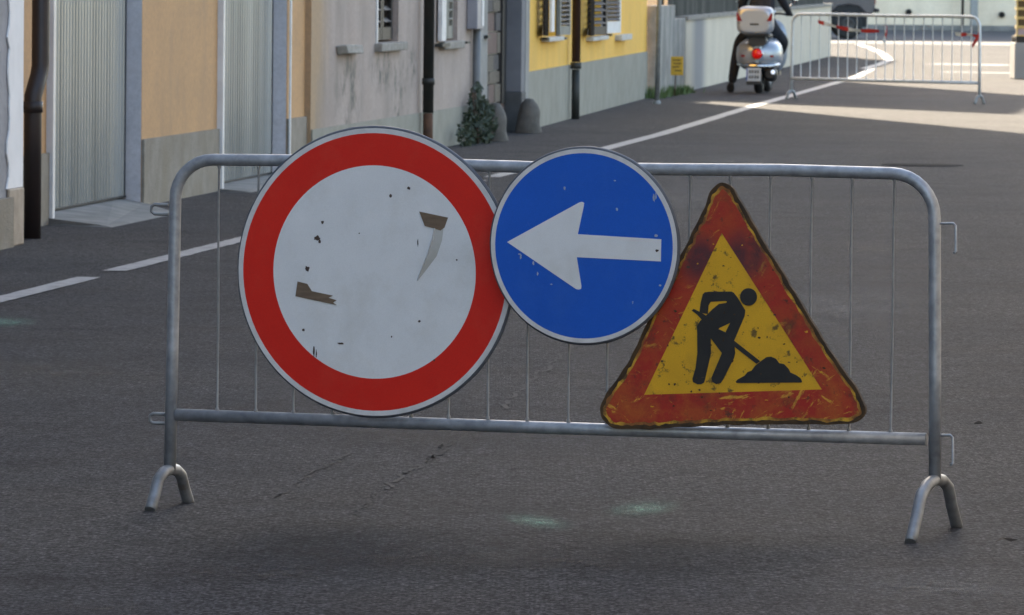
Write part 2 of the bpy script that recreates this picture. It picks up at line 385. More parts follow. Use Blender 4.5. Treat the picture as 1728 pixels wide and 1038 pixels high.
# ------------------------------------------------------------------ mesh helpers
class MB:
    def __init__(self):
        self.v, self.f, self.mi, self.sm = [], [], [], []
    def add(self, vs, fs, mi=0, sm=False):
        n = len(self.v)
        self.v += [tuple(p) for p in vs]
        for f in fs:
            self.f.append([i + n for i in f]); self.mi.append(mi); self.sm.append(sm)
        return self
    def box(self, x0, x1, y0, y1, z0, z1, mi=0):
        vs = [(x, y, z) for z in (z0, z1) for y in (y0, y1) for x in (x0, x1)]
        return self.add(vs, [(0, 2, 3, 1), (4, 5, 7, 6), (0, 1, 5, 4), (2, 6, 7, 3), (0, 4, 6, 2), (1, 3, 7, 5)], mi)
    def hexa(self, bottom, top, mi=0):
        n = len(bottom)
        return self.add(list(bottom) + list(top), [tuple(reversed(range(n))), tuple(range(n, 2 * n))] + [(i, (i + 1) % n, n + (i + 1) % n, n + i) for i in range(n)], mi)
    def tube(self, path, rad, n=12, caps=True, mi=0):
        P = [Vector(p) for p in path]
        rads = rad if isinstance(rad, (list, tuple)) else [rad] * len(P)
        vs, fs = [], []
        prev = None
        for i, p in enumerate(P):
            d = (P[min(i + 1, len(P) - 1)] - P[max(i - 1, 0)]).normalized()
            if prev is None:
                ref = Vector((0, 0, 1)) if abs(d.z) < .9 else Vector((1, 0, 0))
                u = d.cross(ref).normalized()
            else:
                u = (prev - d * prev.dot(d)).normalized()
            w = d.cross(u)
            prev = u
            for k in range(n):
                a = 2 * math.pi * k / n
                vs.append(p + (u * math.cos(a) + w * math.sin(a)) * rads[i])
        for i in range(len(P) - 1):
            for k in range(n):
                fs.append((i * n + k, i * n + (k + 1) % n, (i + 1) * n + (k + 1) % n, (i + 1) * n + k))
        self.add(vs, fs, mi, True)
        if caps:
            m = len(self.v) - len(vs)
            self.f.append([m + k for k in reversed(range(n))]); self.mi.append(mi); self.sm.append(False)
            self.f.append([m + (len(P) - 1) * n + k for k in range(n)]); self.mi.append(mi); self.sm.append(False)
        return self
    def poly(self, pts, y0, y1, mi=0):
        """outline in the x-z plane, extruded from y0 (front) to y1 (back)"""
        area = sum(pts[i][0] * pts[(i + 1) % len(pts)][1] - pts[(i + 1) % len(pts)][0] * pts[i][1] for i in range(len(pts)))
        if area < 0:
            pts = pts[::-1]
        n = len(pts)
        vs = [(x, y0, z) for x, z in pts] + [(x, y1, z) for x, z in pts]
        return self.add(vs, [tuple(range(n)), tuple(reversed(range(n, 2 * n)))] + [(i, n + i, n + (i + 1) % n, (i + 1) % n) for i in range(n)], mi)
    def ring(self, r0, r1, y0, y1, n=96, mi=0):
        vs = []
        for y in (y0, y1):
            for r in (r0, r1):
                vs += [(r * math.cos(2 * math.pi * i / n), y, r * math.sin(2 * math.pi * i / n)) for i in range(n)]
        fs = []
        for i in range(n):
            j = (i + 1) % n
            fs += [(i, n + i, n + j, j), (2 * n + i, 2 * n + j, 3 * n + j, 3 * n + i), (n + i, 3 * n + i, 3 * n + j, n + j), (i, j, 2 * n + j, 2 * n + i)]
        return self.add(vs, fs, mi)
    def lathe(self, prof, axis='z', n=24, mi=0, c=(0, 0, 0)):
        vs, fs = [], []
        for r, h in prof:
            for k in range(n):
                a = 2 * math.pi * k / n
                p = (r * math.cos(a), r * math.sin(a), h)
                if axis == 'x': p = (h, r * math.cos(a), r * math.sin(a))
                if axis == 'y': p = (r * math.cos(a), h, r * math.sin(a))
                vs.append((p[0] + c[0], p[1] + c[1], p[2] + c[2]))
        for i in range(len(prof) - 1):
            for k in range(n):
                fs.append((i * n + k, i * n + (k + 1) % n, (i + 1) * n + (k + 1) % n, (i + 1) * n + k))
        return self.add(vs, fs, mi, True)
    def loft(self, secs, n=20, mi=0):
        """sections (x,y,z,half_width,half_height,power) stacked along y"""
        vs, fs = [], []
        for (x, y, z, a, b, e) in secs:
            for k in range(n):
                t = 2 * math.pi * k / n
                c, s = math.cos(t), math.sin(t)
                vs.append((x + a * math.copysign(abs(c) ** (2 / e), c), y, z + b * math.copysign(abs(s) ** (2 / e), s)))
        for i in range(len(secs) - 1):
            for k in range(n):
                fs.append((i * n + k, (i + 1) * n + k, (i + 1) * n + (k + 1) % n, i * n + (k + 1) % n))
        self.add(vs, fs, mi, True)
        m = len(self.v) - len(vs)
        self.f.append([m + k for k in range(n)]); self.mi.append(mi); self.sm.append(False)
        self.f.append([m + (len(secs) - 1) * n + k for k in reversed(range(n))]); self.mi.append(mi); self.sm.append(False)
        return self
    def mesh(self, name):
        me = bpy.data.meshes.new(name)
        me.from_pydata(self.v, [], self.f)
        me.polygons.foreach_set('material_index', self.mi)
        me.polygons.foreach_set('use_smooth', self.sm)
        bm = bmesh.new(); bm.from_mesh(me)
        bmesh.ops.recalc_face_normals(bm, faces=bm.faces)
        bm.to_mesh(me); bm.free()
        return me
    def build(self, name, mats, parent=None, loc=(0, 0, 0), rotz=0.):
        me = self.mesh(name)
        for m in (mats if isinstance(mats, (list, tuple)) else [mats]):
            me.materials.append(M[m])
        o = bpy.data.objects.new(name, me)
        COL.objects.link(o)
        o.location = loc
        o.rotation_euler = (0, 0, rotz)
        if parent: o.parent = parent
        return o

def share(src, name, parent, loc, rot=(0, 0, 0), scale=(1, 1, 1)):
    o = bpy.data.objects.new(name, src.data)
    COL.objects.link(o)
    o.location = loc; o.rotation_euler = rot; o.scale = scale
    if parent: o.parent = parent
    return o
def empty(name, loc, rotz=0.):
    o = bpy.data.objects.new(name, None)
    COL.objects.link(o)
    o.empty_display_size = .2
    o.location = loc; o.rotation_euler = (0, 0, rotz)
    return o
def tag(o, label=None, cat=None, group=None, kind=None):
    if label: o['label'] = label
    if cat: o['category'] = cat
    if group: o['group'] = group
    if kind: o['kind'] = kind
    return o
def bevel(o, w=.01, seg=2):
    b = o.modifiers.new('bevel', 'BEVEL'); b.width = w; b.segments = seg; b.limit_method = 'ANGLE'; b.angle_limit = R(40)
    return o
def facade(name, root, y0, y1, z0, z1, holes, m, x=0., th=.45):
    ys = sorted({y0, y1, *[h[0] for h in holes], *[h[1] for h in holes]})
    zs = sorted({z0, z1, *[h[2] for h in holes], *[h[3] for h in holes]})
    def solid(i, j):
        if not (0 <= i < len(ys) - 1 and 0 <= j < len(zs) - 1): return False
        cy, cz = (ys[i] + ys[i + 1]) / 2, (zs[j] + zs[j + 1]) / 2
        return not any(h[0] < cy < h[1] and h[2] < cz < h[3] for h in holes)
    b = MB()
    for i in range(len(ys) - 1):
        for j in range(len(zs) - 1):
            if not solid(i, j): continue
            a, c, d, e = ys[i], ys[i + 1], zs[j], zs[j + 1]
            b.add([(x, a, d), (x, c, d), (x, c, e), (x, a, e)], [(0, 1, 2, 3)])
            b.add([(x - th, a, d), (x - th, c, d), (x - th, c, e), (x - th, a, e)], [(3, 2, 1, 0)])
            for (di, dj, q) in ((-1, 0, [(a, d), (a, e)]), (1, 0, [(c, d), (c, e)]), (0, -1, [(a, d), (c, d)]), (0, 1, [(a, e), (c, e)])):
                if not solid(i + di, j + dj):
                    (p0, q0), (p1, q1) = q
                    b.add([(x, p0, q0), (x, p1, q1), (x - th, p1, q1), (x - th, p0, q0)], [(0, 1, 2, 3)])
    return b.build(name, m, root)
def shell(root, y0, y1, z1, m, depth=8., th=.45):
    """the other three walls and a tiled roof of a house whose front stands at local x=0"""
    MB().box(-depth, -th - .003, y0, y0 + .3, 0, z1).build('side_wall', m, root)
    MB().box(-depth, -th - .003, y1 - .3, y1, 0, z1).build('side_wall', m, root)
    MB().box(-depth, -depth + .3, y0 + .303, y1 - .303, 0, z1).build('back_wall', m, root)
    rb = MB()
    xm, e = -depth / 2, .55
    a, c = y0 - .02, y1 + .02
    zr = z1 + depth * .22
    rb.hexa([(e, a, z1 + .003), (-depth - e, a, z1 + .003), (-depth - e, c, z1 + .003), (e, c, z1 + .003)],
            [(e, a, z1 + .16), (-depth - e, a, z1 + .16), (-depth - e, c, z1 + .16), (e, c, z1 + .16)])
    rb.add([(e, a, z1 + .16), (xm, a, zr), (-depth - e, a, z1 + .16), (e, c, z1 + .16), (xm, c, zr), (-depth - e, c, z1 + .16)],
           [(0, 3, 4, 1), (1, 4, 5, 2), (0, 1, 2), (3, 5, 4)])
    rb.build('roof', 'roof', root)
def window(root, y0, y1, z0, z1, depth=.22, m='white_wood'):
    """frame and glass set back in an opening, with a dim box of room behind"""
    x = -depth
    b = MB()
    f = .07
    b.box(x - .05, x, y0 + .003, y0 + f, z0 + .003, z1 - .003).box(x - .05, x, y1 - f, y1 - .003, z0 + .003, z1 - .003)
    b.box(x - .05, x, y0 + f + .001, y1 - f - .001, z0 + .003, z0 + f).box(x - .05, x, y0 + f + .001, y1 - f - .001, z1 - f, z1 - .003)
    ym = (y0 + y1) / 2
    b.box(x - .048, x - .002, ym - .04, ym + .04, z0 + f + .001, z1 - f - .001)
    w = b.build('window_frame', m, root)
    for a, c in ((y0 + f + .001, ym - .041), (ym + .041, y1 - f - .001)):
        MB().box(x - .03, x - .022, a, c, z0 + f + .001, z1 - f - .001).build('pane', 'glass', w)
    return w
def shutter(root, hinge, free, z0, z1, mframe, mslat, solid_z=None, pitch=.075, zmax=2.2):
    """louvred leaf between two plan points (x,y) at the hinge and the free edge; slats are pieces of it"""
    hx, hy = hinge; fx, fy = free
    L = math.hypot(fx - hx, fy - hy)
    ang = math.atan2(fy - hy, fx - hx)
    o = MB()
    t = .04
    st = min(.09, L * .16)
    zs = solid_z or z0 + .12
    o.box(0, st, -t / 2, t / 2, z0, z1).box(L - st, L, -t / 2, t / 2, z0, z1)
    o.box(st + .001, L - st - .001, -t / 2 + .002, t / 2 - .002, z0, zs).box(st + .001, L - st - .001, -t / 2 + .002, t / 2 - .002, z1 - .1, z1)
    leaf = o.build('shutter', mframe, root, (hx, hy, 0), ang)
    first = None
    z = zs + pitch * .6
    while z < min(z1 - .12, zmax):
        if first is None:
            q = MB()
            c, s = math.cos(R(38)), math.sin(R(38))
            w_, h_ = .030, .006
            prof = [(-w_ * c - h_ * s, -w_ * s + h_ * c), (w_ * c - h_ * s, w_ * s + h_ * c), (w_ * c + h_ * s, w_ * s - h_ * c), (-w_ * c + h_ * s, -w_ * s - h_ * c)]
            q.hexa([(st + .001, y, zz) for y, zz in prof], [(L - st - .001, y, zz) for y, zz in prof])
            first = q.build('slat', mslat, leaf, (0, 0, z))
        else:
            share(first, 'slat', leaf, (0, 0, z))
        z += pitch
    return leaf

# ------------------------------------------------------------------ ground, road
g = MB().box(-2500, 2500, -2500, 2500, -.3, -.03).build('ground', 'earth'); tag(g, kind='structure')
rb = MB()
ny, nx = 60, 10
q = [W(-40, -8.75), W(-40, 9.5), W(143, 60.0), W(143, -30)]
pts = []
q = [W(-40, -14), W(-40, 20), W(88, 20), W(200, 60), W(200, -60), W(88, -14)]
rb.hexa([(p.x, p.y, -.025) for p in q], [(p.x, p.y, 0) for p in q])
road = rb.build('road', 'asphalt'); tag(road, kind='structure')
q = [(4, 150), (45, 139), (60, 184), (-20, 184)]
cross = MB().hexa([(x, y, .001) for x, y in q], [(x, y, .005) for x, y in q]).build('cross_road', 'asphalt_dark'); tag(cross, kind='structure')
q = [(-20, 184.0), (60, 184.0), (60, 186.9), (-20, 186.9)]
kerb = MB().hexa([(x, y, 0.0) for x, y in q], [(x, y, .13) for x, y in q]).build('far_pavement', 'concrete'); tag(kerb, kind='structure')

def stripe(name, path, w, m, z0=.001, z1=.005, jag=0.):
    """a painted or tarred line along plan points"""
    P = [Vector((p[0], p[1])) for p in path]
    Lp, Rp = [], []
    for i, p in enumerate(P):
        d = (P[min(i + 1, len(P) - 1)] - P[max(i - 1, 0)]).normalized()
        n = Vector((d.y, -d.x))
        j = random.uniform(-jag, jag)
        k = 1 + random.uniform(-jag, jag) * 8 if jag else 1
        Lp.append(p - n * (w / 2) * k + n * j * .3); Rp.append(p + n * (w / 2) * k + n * j * .3)
    b = MB()
    for i in range(len(P) - 1):
        c = [Lp[i], Rp[i], Rp[i + 1], Lp[i + 1]]
        if jag == 0:
            b.add([(p.x, p.y, z1) for p in c], [(0, 1, 2, 3)])
        else:
            b.add([(p.x, p.y, z1) for p in c], [(0, 1, 2, 3)])
    return b.build(name, m, road)
def sub(a, b, n):
    return [a.lerp(b, i / n) for i in range(n + 1)]
s = 30.0
for a, c in ((29.6, 34.55), (35.3, 40.0), (40.8, 45.6), (46.4, 51.2), (52.0, 57.0)):
    stripe('lane_marking', sub(W(a, -6.56), W(c, -6.56), 40), .135, 'paint', jag=.008)
curve = [W(57.8, -6.56), W(66, -6.60), W(73, -6.72), W(80, -6.85), W(92, -7.0), W(103, -7.15), W(112, -7.5)]
curve = [curve[i].lerp(curve[i + 1], k / 12) for i in range(len(curve) - 1) for k in range(12)] + [curve[-1]]
stripe('lane_marking', curve, .15, 'paint', jag=.008)
stripe('lane_marking', [Vector((x, y)) for x, y in ((6.05, 111.8), (6.65, 117.5), (7.1, 122.5), (7.3, 127), (7.55, 133), (7.75, 141), (7.9, 150))], .17, 'paint')
for (x0, y0, x1, y1, w) in ((7.6, 118.2, 9.0, 117.6, .9), (9.4, 117.4, 12.6, 116.2, .9), (7.2, 109, 14, 106.4, .5)):
    stripe('lane_marking', [Vector((x0, y0)), Vector((x1, y1))], w, 'paint')

def crack(pts, w):
    path = []
    for a, c in zip(pts[:-1], pts[1:]):
        n = 26
        for i in range(n):
            p = Vector(a).lerp(Vector(c), i / n)
            path.append((p.x + .03 * mnoise.noise((p.y * 3.1, 2, 0)) + random.gauss(0, .008), p.y + random.gauss(0, .03)))
    path.append(pts[-1])
    i = 0
    while i < len(path) - 2:
        k = random.randint(5, 16)
        stripe('crack', path[i:i + k + 1], w * random.uniform(.5, 1.1), 'crack', z1=.003, jag=.02)
        i += k + random.choice((0, 0, 1, 3))
random.seed(21)
crack([(-.746, 20.75), (-.678, 21.6), (-.566, 22.67)], .012)
crack([(-.482, 20.1), (-.427, 21.0), (-.29, 22.3), (-.135, 23.8)], .016)
crack([(-.04, 25.0), (.092, 26.86), (.258, 28.97), (.40, 31.0)], .020)
crack([(-.29, 22.3), (-.25, 22.9), (-.20, 23.3)], .015)
def mark(x, y, rx, ry, m, rot=0., z=.0035):
    n = 24
    b = MB().add([(math.cos(2 * math.pi * i / n), math.sin(2 * math.pi * i / n), 0) for i in range(n)], [tuple(range(n))])
    o = b.build('road_stain', m, road, (x, y, z + random.uniform(0, .0012)), rot)
    o.scale = (rx, ry, 1)
for a in ((.082, 19.92, .10, .34, 'green_mark', .2), (.422, 20.44, .12, .36, 'green_mark', -.2), (-2.45, 30.63, .22, .5, 'green_mark', 0), (-.40, 18.75, .62, .75, 'brown_mark', .1), (.25, 18.55, .45, .4, 'brown_mark', -.1),
          (.03, 22.0, .07, .10, 'oil_mark', 0), (.89, 21.86, .10, .09, 'oil_mark', 0), (2.2, 39.6, .42, .55, 'oil_mark', 0), (2.1, 44.5, .36, .3, 'oil_mark', 0),
          (-.75, 18.1, .35, .4, 'brown_mark', .3), (-1.1, 17.1, .22, .25, 'oil_mark', 0),
          (1.2, 17.9, .35, .5, 'pale_mark', .2), (-.4, 23.6, .5, .7, 'brown_mark', 0), (.9, 30, .7, 2.2, 'brown_mark', -.1), (1.7, 33, .6, 3.2, 'pale_mark', -.12),
          (-1.9, 27, .5, 1.4, 'brown_mark', -.1), (2.2, 57, 1.2, 5, 'pale_mark', -.12), (1.1, 48, .7, 5, 'pale_mark', -.12), (3.5, 85.5, .9, .5, 'oil_mark', 0), (5.1, 88, 1.3, .6, 'oil_mark', 0)):
    mark(*a)
mh = MB().lathe([(.001, .0065), (.30, .0065), (.31, .0065), (.36, .0065), (.37, .002)], n=32).build('manhole_cover', 'iron', road, (3.6, 56.9, 0))
lf = MB().add([(-.02, 0, .002), (0, -.012, .012), (.028, 0, .004), (0, .014, .016), (.05, .006, .01)], [(0, 1, 3), (1, 2, 3), (2, 4, 3)]).build('dry_leaf', 'leaf_dry', None, (1.478, 19.344, .003))
tag(lf, 'small dark dry leaf on the asphalt beside the barrier foot', 'leaf')
pb = MB().add([(-.018, -.02, 0), (.02, -.015, 0), (.015, .03, 0), (-.012, .025, 0), (.003, 0, .009)], [(0, 1, 4), (1, 2, 4), (2, 3, 4), (3, 0, 4)]).build('pebble', 'leaf_dry', None, (1.775, 24.49, .003))
tag(pb, 'small dark pebble on the asphalt past the hooks of the barrier', 'pebble')

# ------------------------------------------------------------------ houses on the left, local x to the street, y along it
# near grey house
h0 = empty('grey_house', W(38.5, -7.74), -A)
tag(h0, 'grey plastered house with a white painted corner strip beside the brown downpipe', 'house')
facade('wall', h0, -64, 0, 0, 15, [(-9, -7.8, 1.2, 2.8), (-15, -13.8, 1.2, 2.8), (-9, -7.8, 4.6, 6.2), (-15, -13.8, 4.6, 6.2), (-4, -2.9, 4.6, 6.2)], 'grey_plaster')
for a in ((-9, -7.8, 1.2, 2.8), (-15, -13.8, 1.2, 2.8), (-9, -7.8, 4.6, 6.2), (-15, -13.8, 4.6, 6.2), (-4, -2.9, 4.6, 6.2)):
    window(h0, *a)
shell(h0, -64, 0, 15, 'grey_plaster')
# ragged edge of the white strip
cs = MB()
zz = [.35 + i * .07 for i in range(60)]
ed = [-.42 + random.uniform(-.05, .05) * (1 if z < 2 else .3) for z in zz]
for i in range(len(zz) - 1):
    cs.hexa([(.003, ed[i], zz[i]), (.012, ed[i], zz[i]), (.012, .012, zz[i]), (.003, .012, zz[i])], [(.003, ed[i + 1], zz[i + 1]), (.012, ed[i + 1], zz[i + 1]), (.012, .012, zz[i + 1]), (.003, .012, zz[i + 1])])
cs.box(-.16, .012, .0125, .02, .35, 4.4)
cs.build('corner_strip', 'white_paint', h0)
bevel(MB().box(.003, .022, -.42, .02, 0, .347).build('corner_base', 'cream_base', h0), .012)
MB().box(.003, .045, -64, -.405, 0, .30).build('plinth', 'grey_plinth', h0)

# orange garage house
h1 = empty('orange_garage_house', W(38.55, -8.15), -A)
tag(h1, 'orange plastered house with two corrugated zinc garage doors and grey base', 'house')
S1 = 38.55
d1 = (2.87, 6.30, 0, 2.7); d2 = (9.50, 12.80, 0, 2.7)
ups = [(1.2, 2.2, 4.6, 6.2), (5, 6, 4.6, 6.2), (9, 10, 4.6, 6.2), (1.2, 2.2, 8, 9.6), (5, 6, 8, 9.6), (9, 10, 8, 9.6)]
facade('wall', h1, .003, 13.75, 0, 15, [d1, d2] + ups, 'orange_plaster', th=.5)
for a in ups: window(h1, *a)
shell(h1, .003, 13.75, 15, 'orange_plaster', th=.5)
for a, c in ((.01, d1[0]), (d1[1], d2[0]), (d2[1], 13.74)):
    MB().box(.002, .022, a, c, 0, .47).build('plinth', 'grey_plinth', h1)
def garage(d, dep, zb, ramp):
    y0, y1, _, z1 = d
    x = -dep
    b = MB()                       # corrugated leaf: vertical ribs
    ya, yb = y0 + .05, y1 - .012
    n = int((yb - ya) / .105)
    vs = []
    h = .016
    for i in range(n):
        w = (yb - ya) / n
        yy = ya + i * w
        vs += [(x, yy), (x, yy + w * .42), (x + h, yy + w * .52), (x + h, yy + w * .90)]
    vs.append((x, yb))
    k = len(vs)
    b.add([(p[0], p[1], zb + .012) for p in vs] + [(p[0], p[1], z1 - .02) for p in vs], [(i, i + 1, k + i + 1, k + i) for i in range(k - 1)])
    door = b.build('garage_door', 'zinc', h1)
    MB().box(x - .04, x - .012, ya, yb, zb + .01, z1 - .02).build('door_backing', 'interior', door)
    MB().box(x - .005, x + .028, ya, yb, zb + .001, zb + .011).build('bottom_seal', 'black_rubber', door)
    MB().box(-.02, .045, y0 - .03, y0 + .045, 0, z1).build('door_frame', 'zinc_frame', h1)
    MB().box(x - .01, -.002, y1 - .010, y1 - .003, 0, z1).build('reveal', 'lilac_paint', h1)
    MB().box(x + .001, x + .02, y1 - .03, y1 - .0105, zb, z1).build('gap_strip', 'black_green', h1)
    if d is d2: MB().box(.0225, .034, y1 - .010, y1 + .035, 0, z1).build('door_frame', 'zinc_frame', h1)
    r = MB().hexa([(x - .05, ya, 0), (ramp, y0 - .25, 0), (ramp, y1 - 1.2, 0), (.05, y1 + .05, 0), (x - .05, yb, 0)],
                  [(x - .05, ya, zb), (ramp - .05, y0 - .2, .008), (ramp - .05, y1 - 1.25, .008), (.03, y1 + .02, .02), (x - .05, yb, zb)])
    r.build('door_ramp', 'concrete', h1)
garage(d1, .13, .062, .48)
garage(d2, .13, .028, .30)
# downpipe with a jog, standing a little in front of the wall
dp = MB()
yp = .78
dp.tube([(.32, yp, .0), (.32, yp, .80), (.32, yp, .88), (.33, yp + .05, .95), (.335, yp + .11, 1.01), (.34, yp + .13, 1.07), (.34, yp + .13, 15)], .055, 14)
dp.tube([(.32, yp, .78), (.32, yp, .85)], .062, 14)
dp.build('downpipe', 'brown_metal', h1)

# faded pink house with bricked-up gateway
h2 = empty('faded_pink_house', W(52.3, -8.10), -A)
tag(h2, 'faded pinkish grey house with mould stains, shuttered windows and a walled-up gateway', 'house')
S2 = 52.3
w1 = (3.75, 5.1, 1.03, 2.6); w2 = (7.95, 9.15, 1.0, 2.6); gate = (11.30, 14.375, 0, 3.0)
ups = [(1.5, 2.6, 4.6, 6.2), (5, 6.1, 4.6, 6.2), (9, 10.1, 4.6, 6.2), (1.5, 2.6, 8, 9.6), (5, 6.1, 8, 9.6), (9, 10.1, 8, 9.6)]
facade('wall', h2, .003, 14.38, 0, 15, [w1, w2, gate] + ups, 'pink_plaster', th=.5)
for a in ups: window(h2, *a)
shell(h2, .003, 14.38, 15, 'pink_plaster', th=.5)
for a, c in ((.01, 10.5),):
    MB().box(.002, .016, a, c, 0, .36).build('plinth', 'green_plinth', h2)
# window one: dark, broken louvres
window(h2, *w1, depth=.30, m='dark_wood')
MB().box(-.02, .012, w1[0] - .07, w1[0], w1[2], w1[3]).build('window_edge', 'white_wood', h2)
lv = shutter(h2, (-.07, w1[0] + .02), (-.07, (w1[0] + w1[1]) / 2 - .01), w1[2] + .02, w1[3] - .02, 'dark_wood', 'dark_wood', solid_z=1.16, pitch=.105)
lv2 = shutter(h2, (-.07, (w1[0] + w1[1]) / 2 + .01), (-.07, w1[1] - .02), w1[2] + .02, w1[3] - .02, 'dark_wood', 'dark_wood', solid_z=1.16, pitch=.105)
bevel(MB().box(-.3, .07, w1[0] - .14, w1[1] + .14, .955, 1.027).build('sill', 'stone', h2), .008)
# window two: closed olive shutters, white open leaf seen edge-on
window(h2, *w2, depth=.30)
shutter(h2, (-.06, w2[0] + .02), (-.03, w2[0] + .58), w2[2] + .02, w2[3] - .02, 'olive_wood', 'olive_wood', solid_z=1.14, pitch=.085)
shutter(h2, (-.06, w2[1] - .02), (-.03, w2[0] + .60), w2[2] + .02, w2[3] - .02, 'olive_wood', 'olive_wood', solid_z=1.14, pitch=.085)
MB().box(.02, .058, w2[0] - .34, w2[0] - .05, w2[2] + .01, w2[3] - .02).build('shutter', 'white_wood', h2)
bevel(MB().box(-.3, .06, w2[0] - .12, w2[1] + .12, .925, .997).build('sill', 'stone', h2), .008)
MB().box(.003, .075, w2[0] - .42, w2[0] + .12, .955, .985).build('shutter_stop', 'black_green', h2)
MB().box(.003, .065, w2[1] + .25, w2[1] + .5, .965, .985).build('shutter_stop', 'black_green', h2)
# stump of an old sill
st = MB().hexa([(.003, 1.4, .95), (.09, 1.5, .965), (.10, 2.3, .955), (.003, 2.62, .96)], [(.003, 1.32, 1.03), (.08, 1.42, 1.045), (.075, 2.4, 1.03), (.003, 2.68, 1.03)]).build('sill_stub', 'stone', h2)
bevel(st, .014, 3)
# iron downpipe with rusty foot
MB().tube([(.085, 6.5, .36), (.085, 6.5, 15)], .05, 14).tube([(.085, 6.5, .62), (.085, 6.5, .68)], .06, 14).tube([(.085, 6.5, 1.9), (.085, 6.5, 1.96)], .06, 14).build('downpipe', 'black_green', h2)
MB().tube([(.085, 6.5, .0), (.085, 6.5, .357)], .047, 14).build('downpipe_foot', 'rust_pipe', h2)
# meter box and conduit
bevel(MB().box(.003, .11, 9.80, 10.28, 1.10, 2.2).build('meter_box', 'lilac_metal', h2), .01)
MB().box(.11, .118, 10.10, 10.24, 1.13, 2.1).build('meter_box_trim', 'white_wood', h2)
MB().tube([(.05, 10.22, 0), (.05, 10.22, 1.098)], .04, 12).build('conduit', 'grey_pipe', h2)
# quoin beside the gateway
MB().box(.003, .02, 10.50, 11.29, 0, 3.2).build('quoin', 'quoin', h2)
MB().box(.02, .06, 11.0, 11.24, 1.0, 1.03).build('iron_pin', 'black_green', h2)
# masonry infill: courses of rough stones and bricks in a mortar bed
MB().box(-.5, -.185, 11.29, 14.06, 0, 3.01).build('mortar', 'stone', h2)
stone_m = [mat('infill_stone_a', (.20, .165, .125), (.13, .105, .08), scale=9., bump=.8, grain=.2), mat('infill_stone_b', (.20, .125, .10), (.15, .10, .085), scale=9., bump=.8, grain=.2),
           mat('infill_stone_c', (.12, .105, .10), (.08, .072, .07), scale=9., bump=.8, grain=.2)]
for i, m_ in enumerate(stone_m): M['infill%d' % i] = m_
z = .02
protos = []
for i in range(3):
    q = MB().hexa([(0, 0, 0), (.075, .02, .015), (.075, .98, .01), (0, 1, 0)], [(0, 0, 1), (.07, .03, .97), (.078, .96, .985), (0, 1, 1)])
    protos.append(q.mesh('stone%d' % i)); protos[-1].materials.append(M['infill%d' % i])
while z < 2.9:
    h = random.choice((.13, .17, .2, .23))
    h = min(h, 3.0 - z)
    y = 11.31
    while y < 13.95:
        w_ = min(random.uniform(.25, .62), 14.03 - y)
        o = bpy.data.objects.new('stone', protos[random.choice((0, 0, 1, 2, 1))])
        COL.objects.link(o); o.parent = h2
        o.location = (-.19, y, z); o.scale = (random.uniform(.25, .6), w_ - .012, h - .012)
        y += w_
    z += h
# grey-blue painted right jamb, a pier with a darker foot
MB().box(-.34, .022, 14.06, 14.372, .42, 2.995).build('gate_pier', 'slate', h2)
bevel(MB().box(-.34, .035, 14.03, 14.373, 0, .417).build('pier_foot', 'slate_dark', h2), .01)
MB().box(-.34, -.13, 13.7, 14.02, .30, 3.0).build('gate_post', 'dark_wood', h2)

# yellow house
YH = R(5.25)
h3 = empty('yellow_house', (0.08906, 67.18997, 0), -YH)
tag(h3, 'bright yellow house with greenish grey base, brown downpipe and half open shutters', 'house')
v1 = (2.3, 3.9, .955, 2.6); v2 = (8.3, 10.2, .90, 2.6)
ups = [(2.4, 3.5, 4.6, 6.2), (8, 9.1, 4.6, 6.2), (13, 14.1, 4.6, 6.2), (2.4, 3.5, 8, 9.6), (8, 9.1, 8, 9.6), (13, 14.1, 8, 9.6)]
facade('wall', h3, .003, 18.0, .0, 15, [v1, v2] + ups, 'yellow_plaster', th=.45)
for a in ups: window(h3, *a)
shell(h3, .003, 18.0, 15, 'yellow_plaster')
MB().box(.002, .02, .42, 17.98, 0, .61).build('plinth', 'green_plinth', h3)
MB().box(.002, .026, -.02, .417, 0, 15).build('corner_strip', 'quoin', h3)
window(h3, *v1, depth=.12, m='dark_wood')
window(h3, *v2, depth=.12, m='dark_wood')
shutter(h3, (.03, v1[0]), (.11, v1[0] - .78), .98, 2.58, 'dark_wood', 'dark_wood', solid_z=1.1)
shutter(h3, (.03, v1[1]), (.085, v1[1] + .78), .96, 2.58, 'olive_wood', 'dark_wood', solid_z=1.06, pitch=.05)
shutter(h3, (.03, v2[0]), (.13, v2[0] - .9), .92, 2.58, 'dark_wood', 'dark_wood', solid_z=1.02)
shutter(h3, (.03, v2[0] + .02), (.14, v2[0] + .9), .92, 2.58, 'dark_wood', 'dark_wood', solid_z=1.02)
shutter(h3, (.03, v2[1]), (.14, v2[1] + 1.15), .92, 2.58, 'white_wood', 'grey_wood', solid_z=1.06, pitch=.05)
MB().box(.14, .165, v1[0] - .80, v1[0] - .45, 1.02, 2.58).build('shutter_edge', 'white_wood', h3)
for a in ((v1[0] - .15, v1[1] + .15, .905, .95), (v2[0] - .2, v2[1] + .2, .85, .895), (12.5, 14.2, .81, .88)):
    bevel(MB().box(-.1, .09, *a).build('sill', 'white_sill', h3), .006)
for (x, y, z) in ((.09, v1[0] - .35, .93), (.08, v1[1] + .42, .91), (.09, v2[1] + .55, .885)):
    MB().box(.021, x, y, y + .2, z, z + .025).build('shutter_stop', 'black_green', h3)
MB().tube([(.09, 5.6, .645), (.09, 5.6, 15)], .05, 14).build('downpipe', 'brown_pipe', h3)
MB().tube([(.09, 5.6, .0), (.09, 5.6, .56)], .047, 14).tube([(.09, 5.6, .565), (.09, 5.6, .64)], .062, 14).build('downpipe_foot', 'black_green', h3)

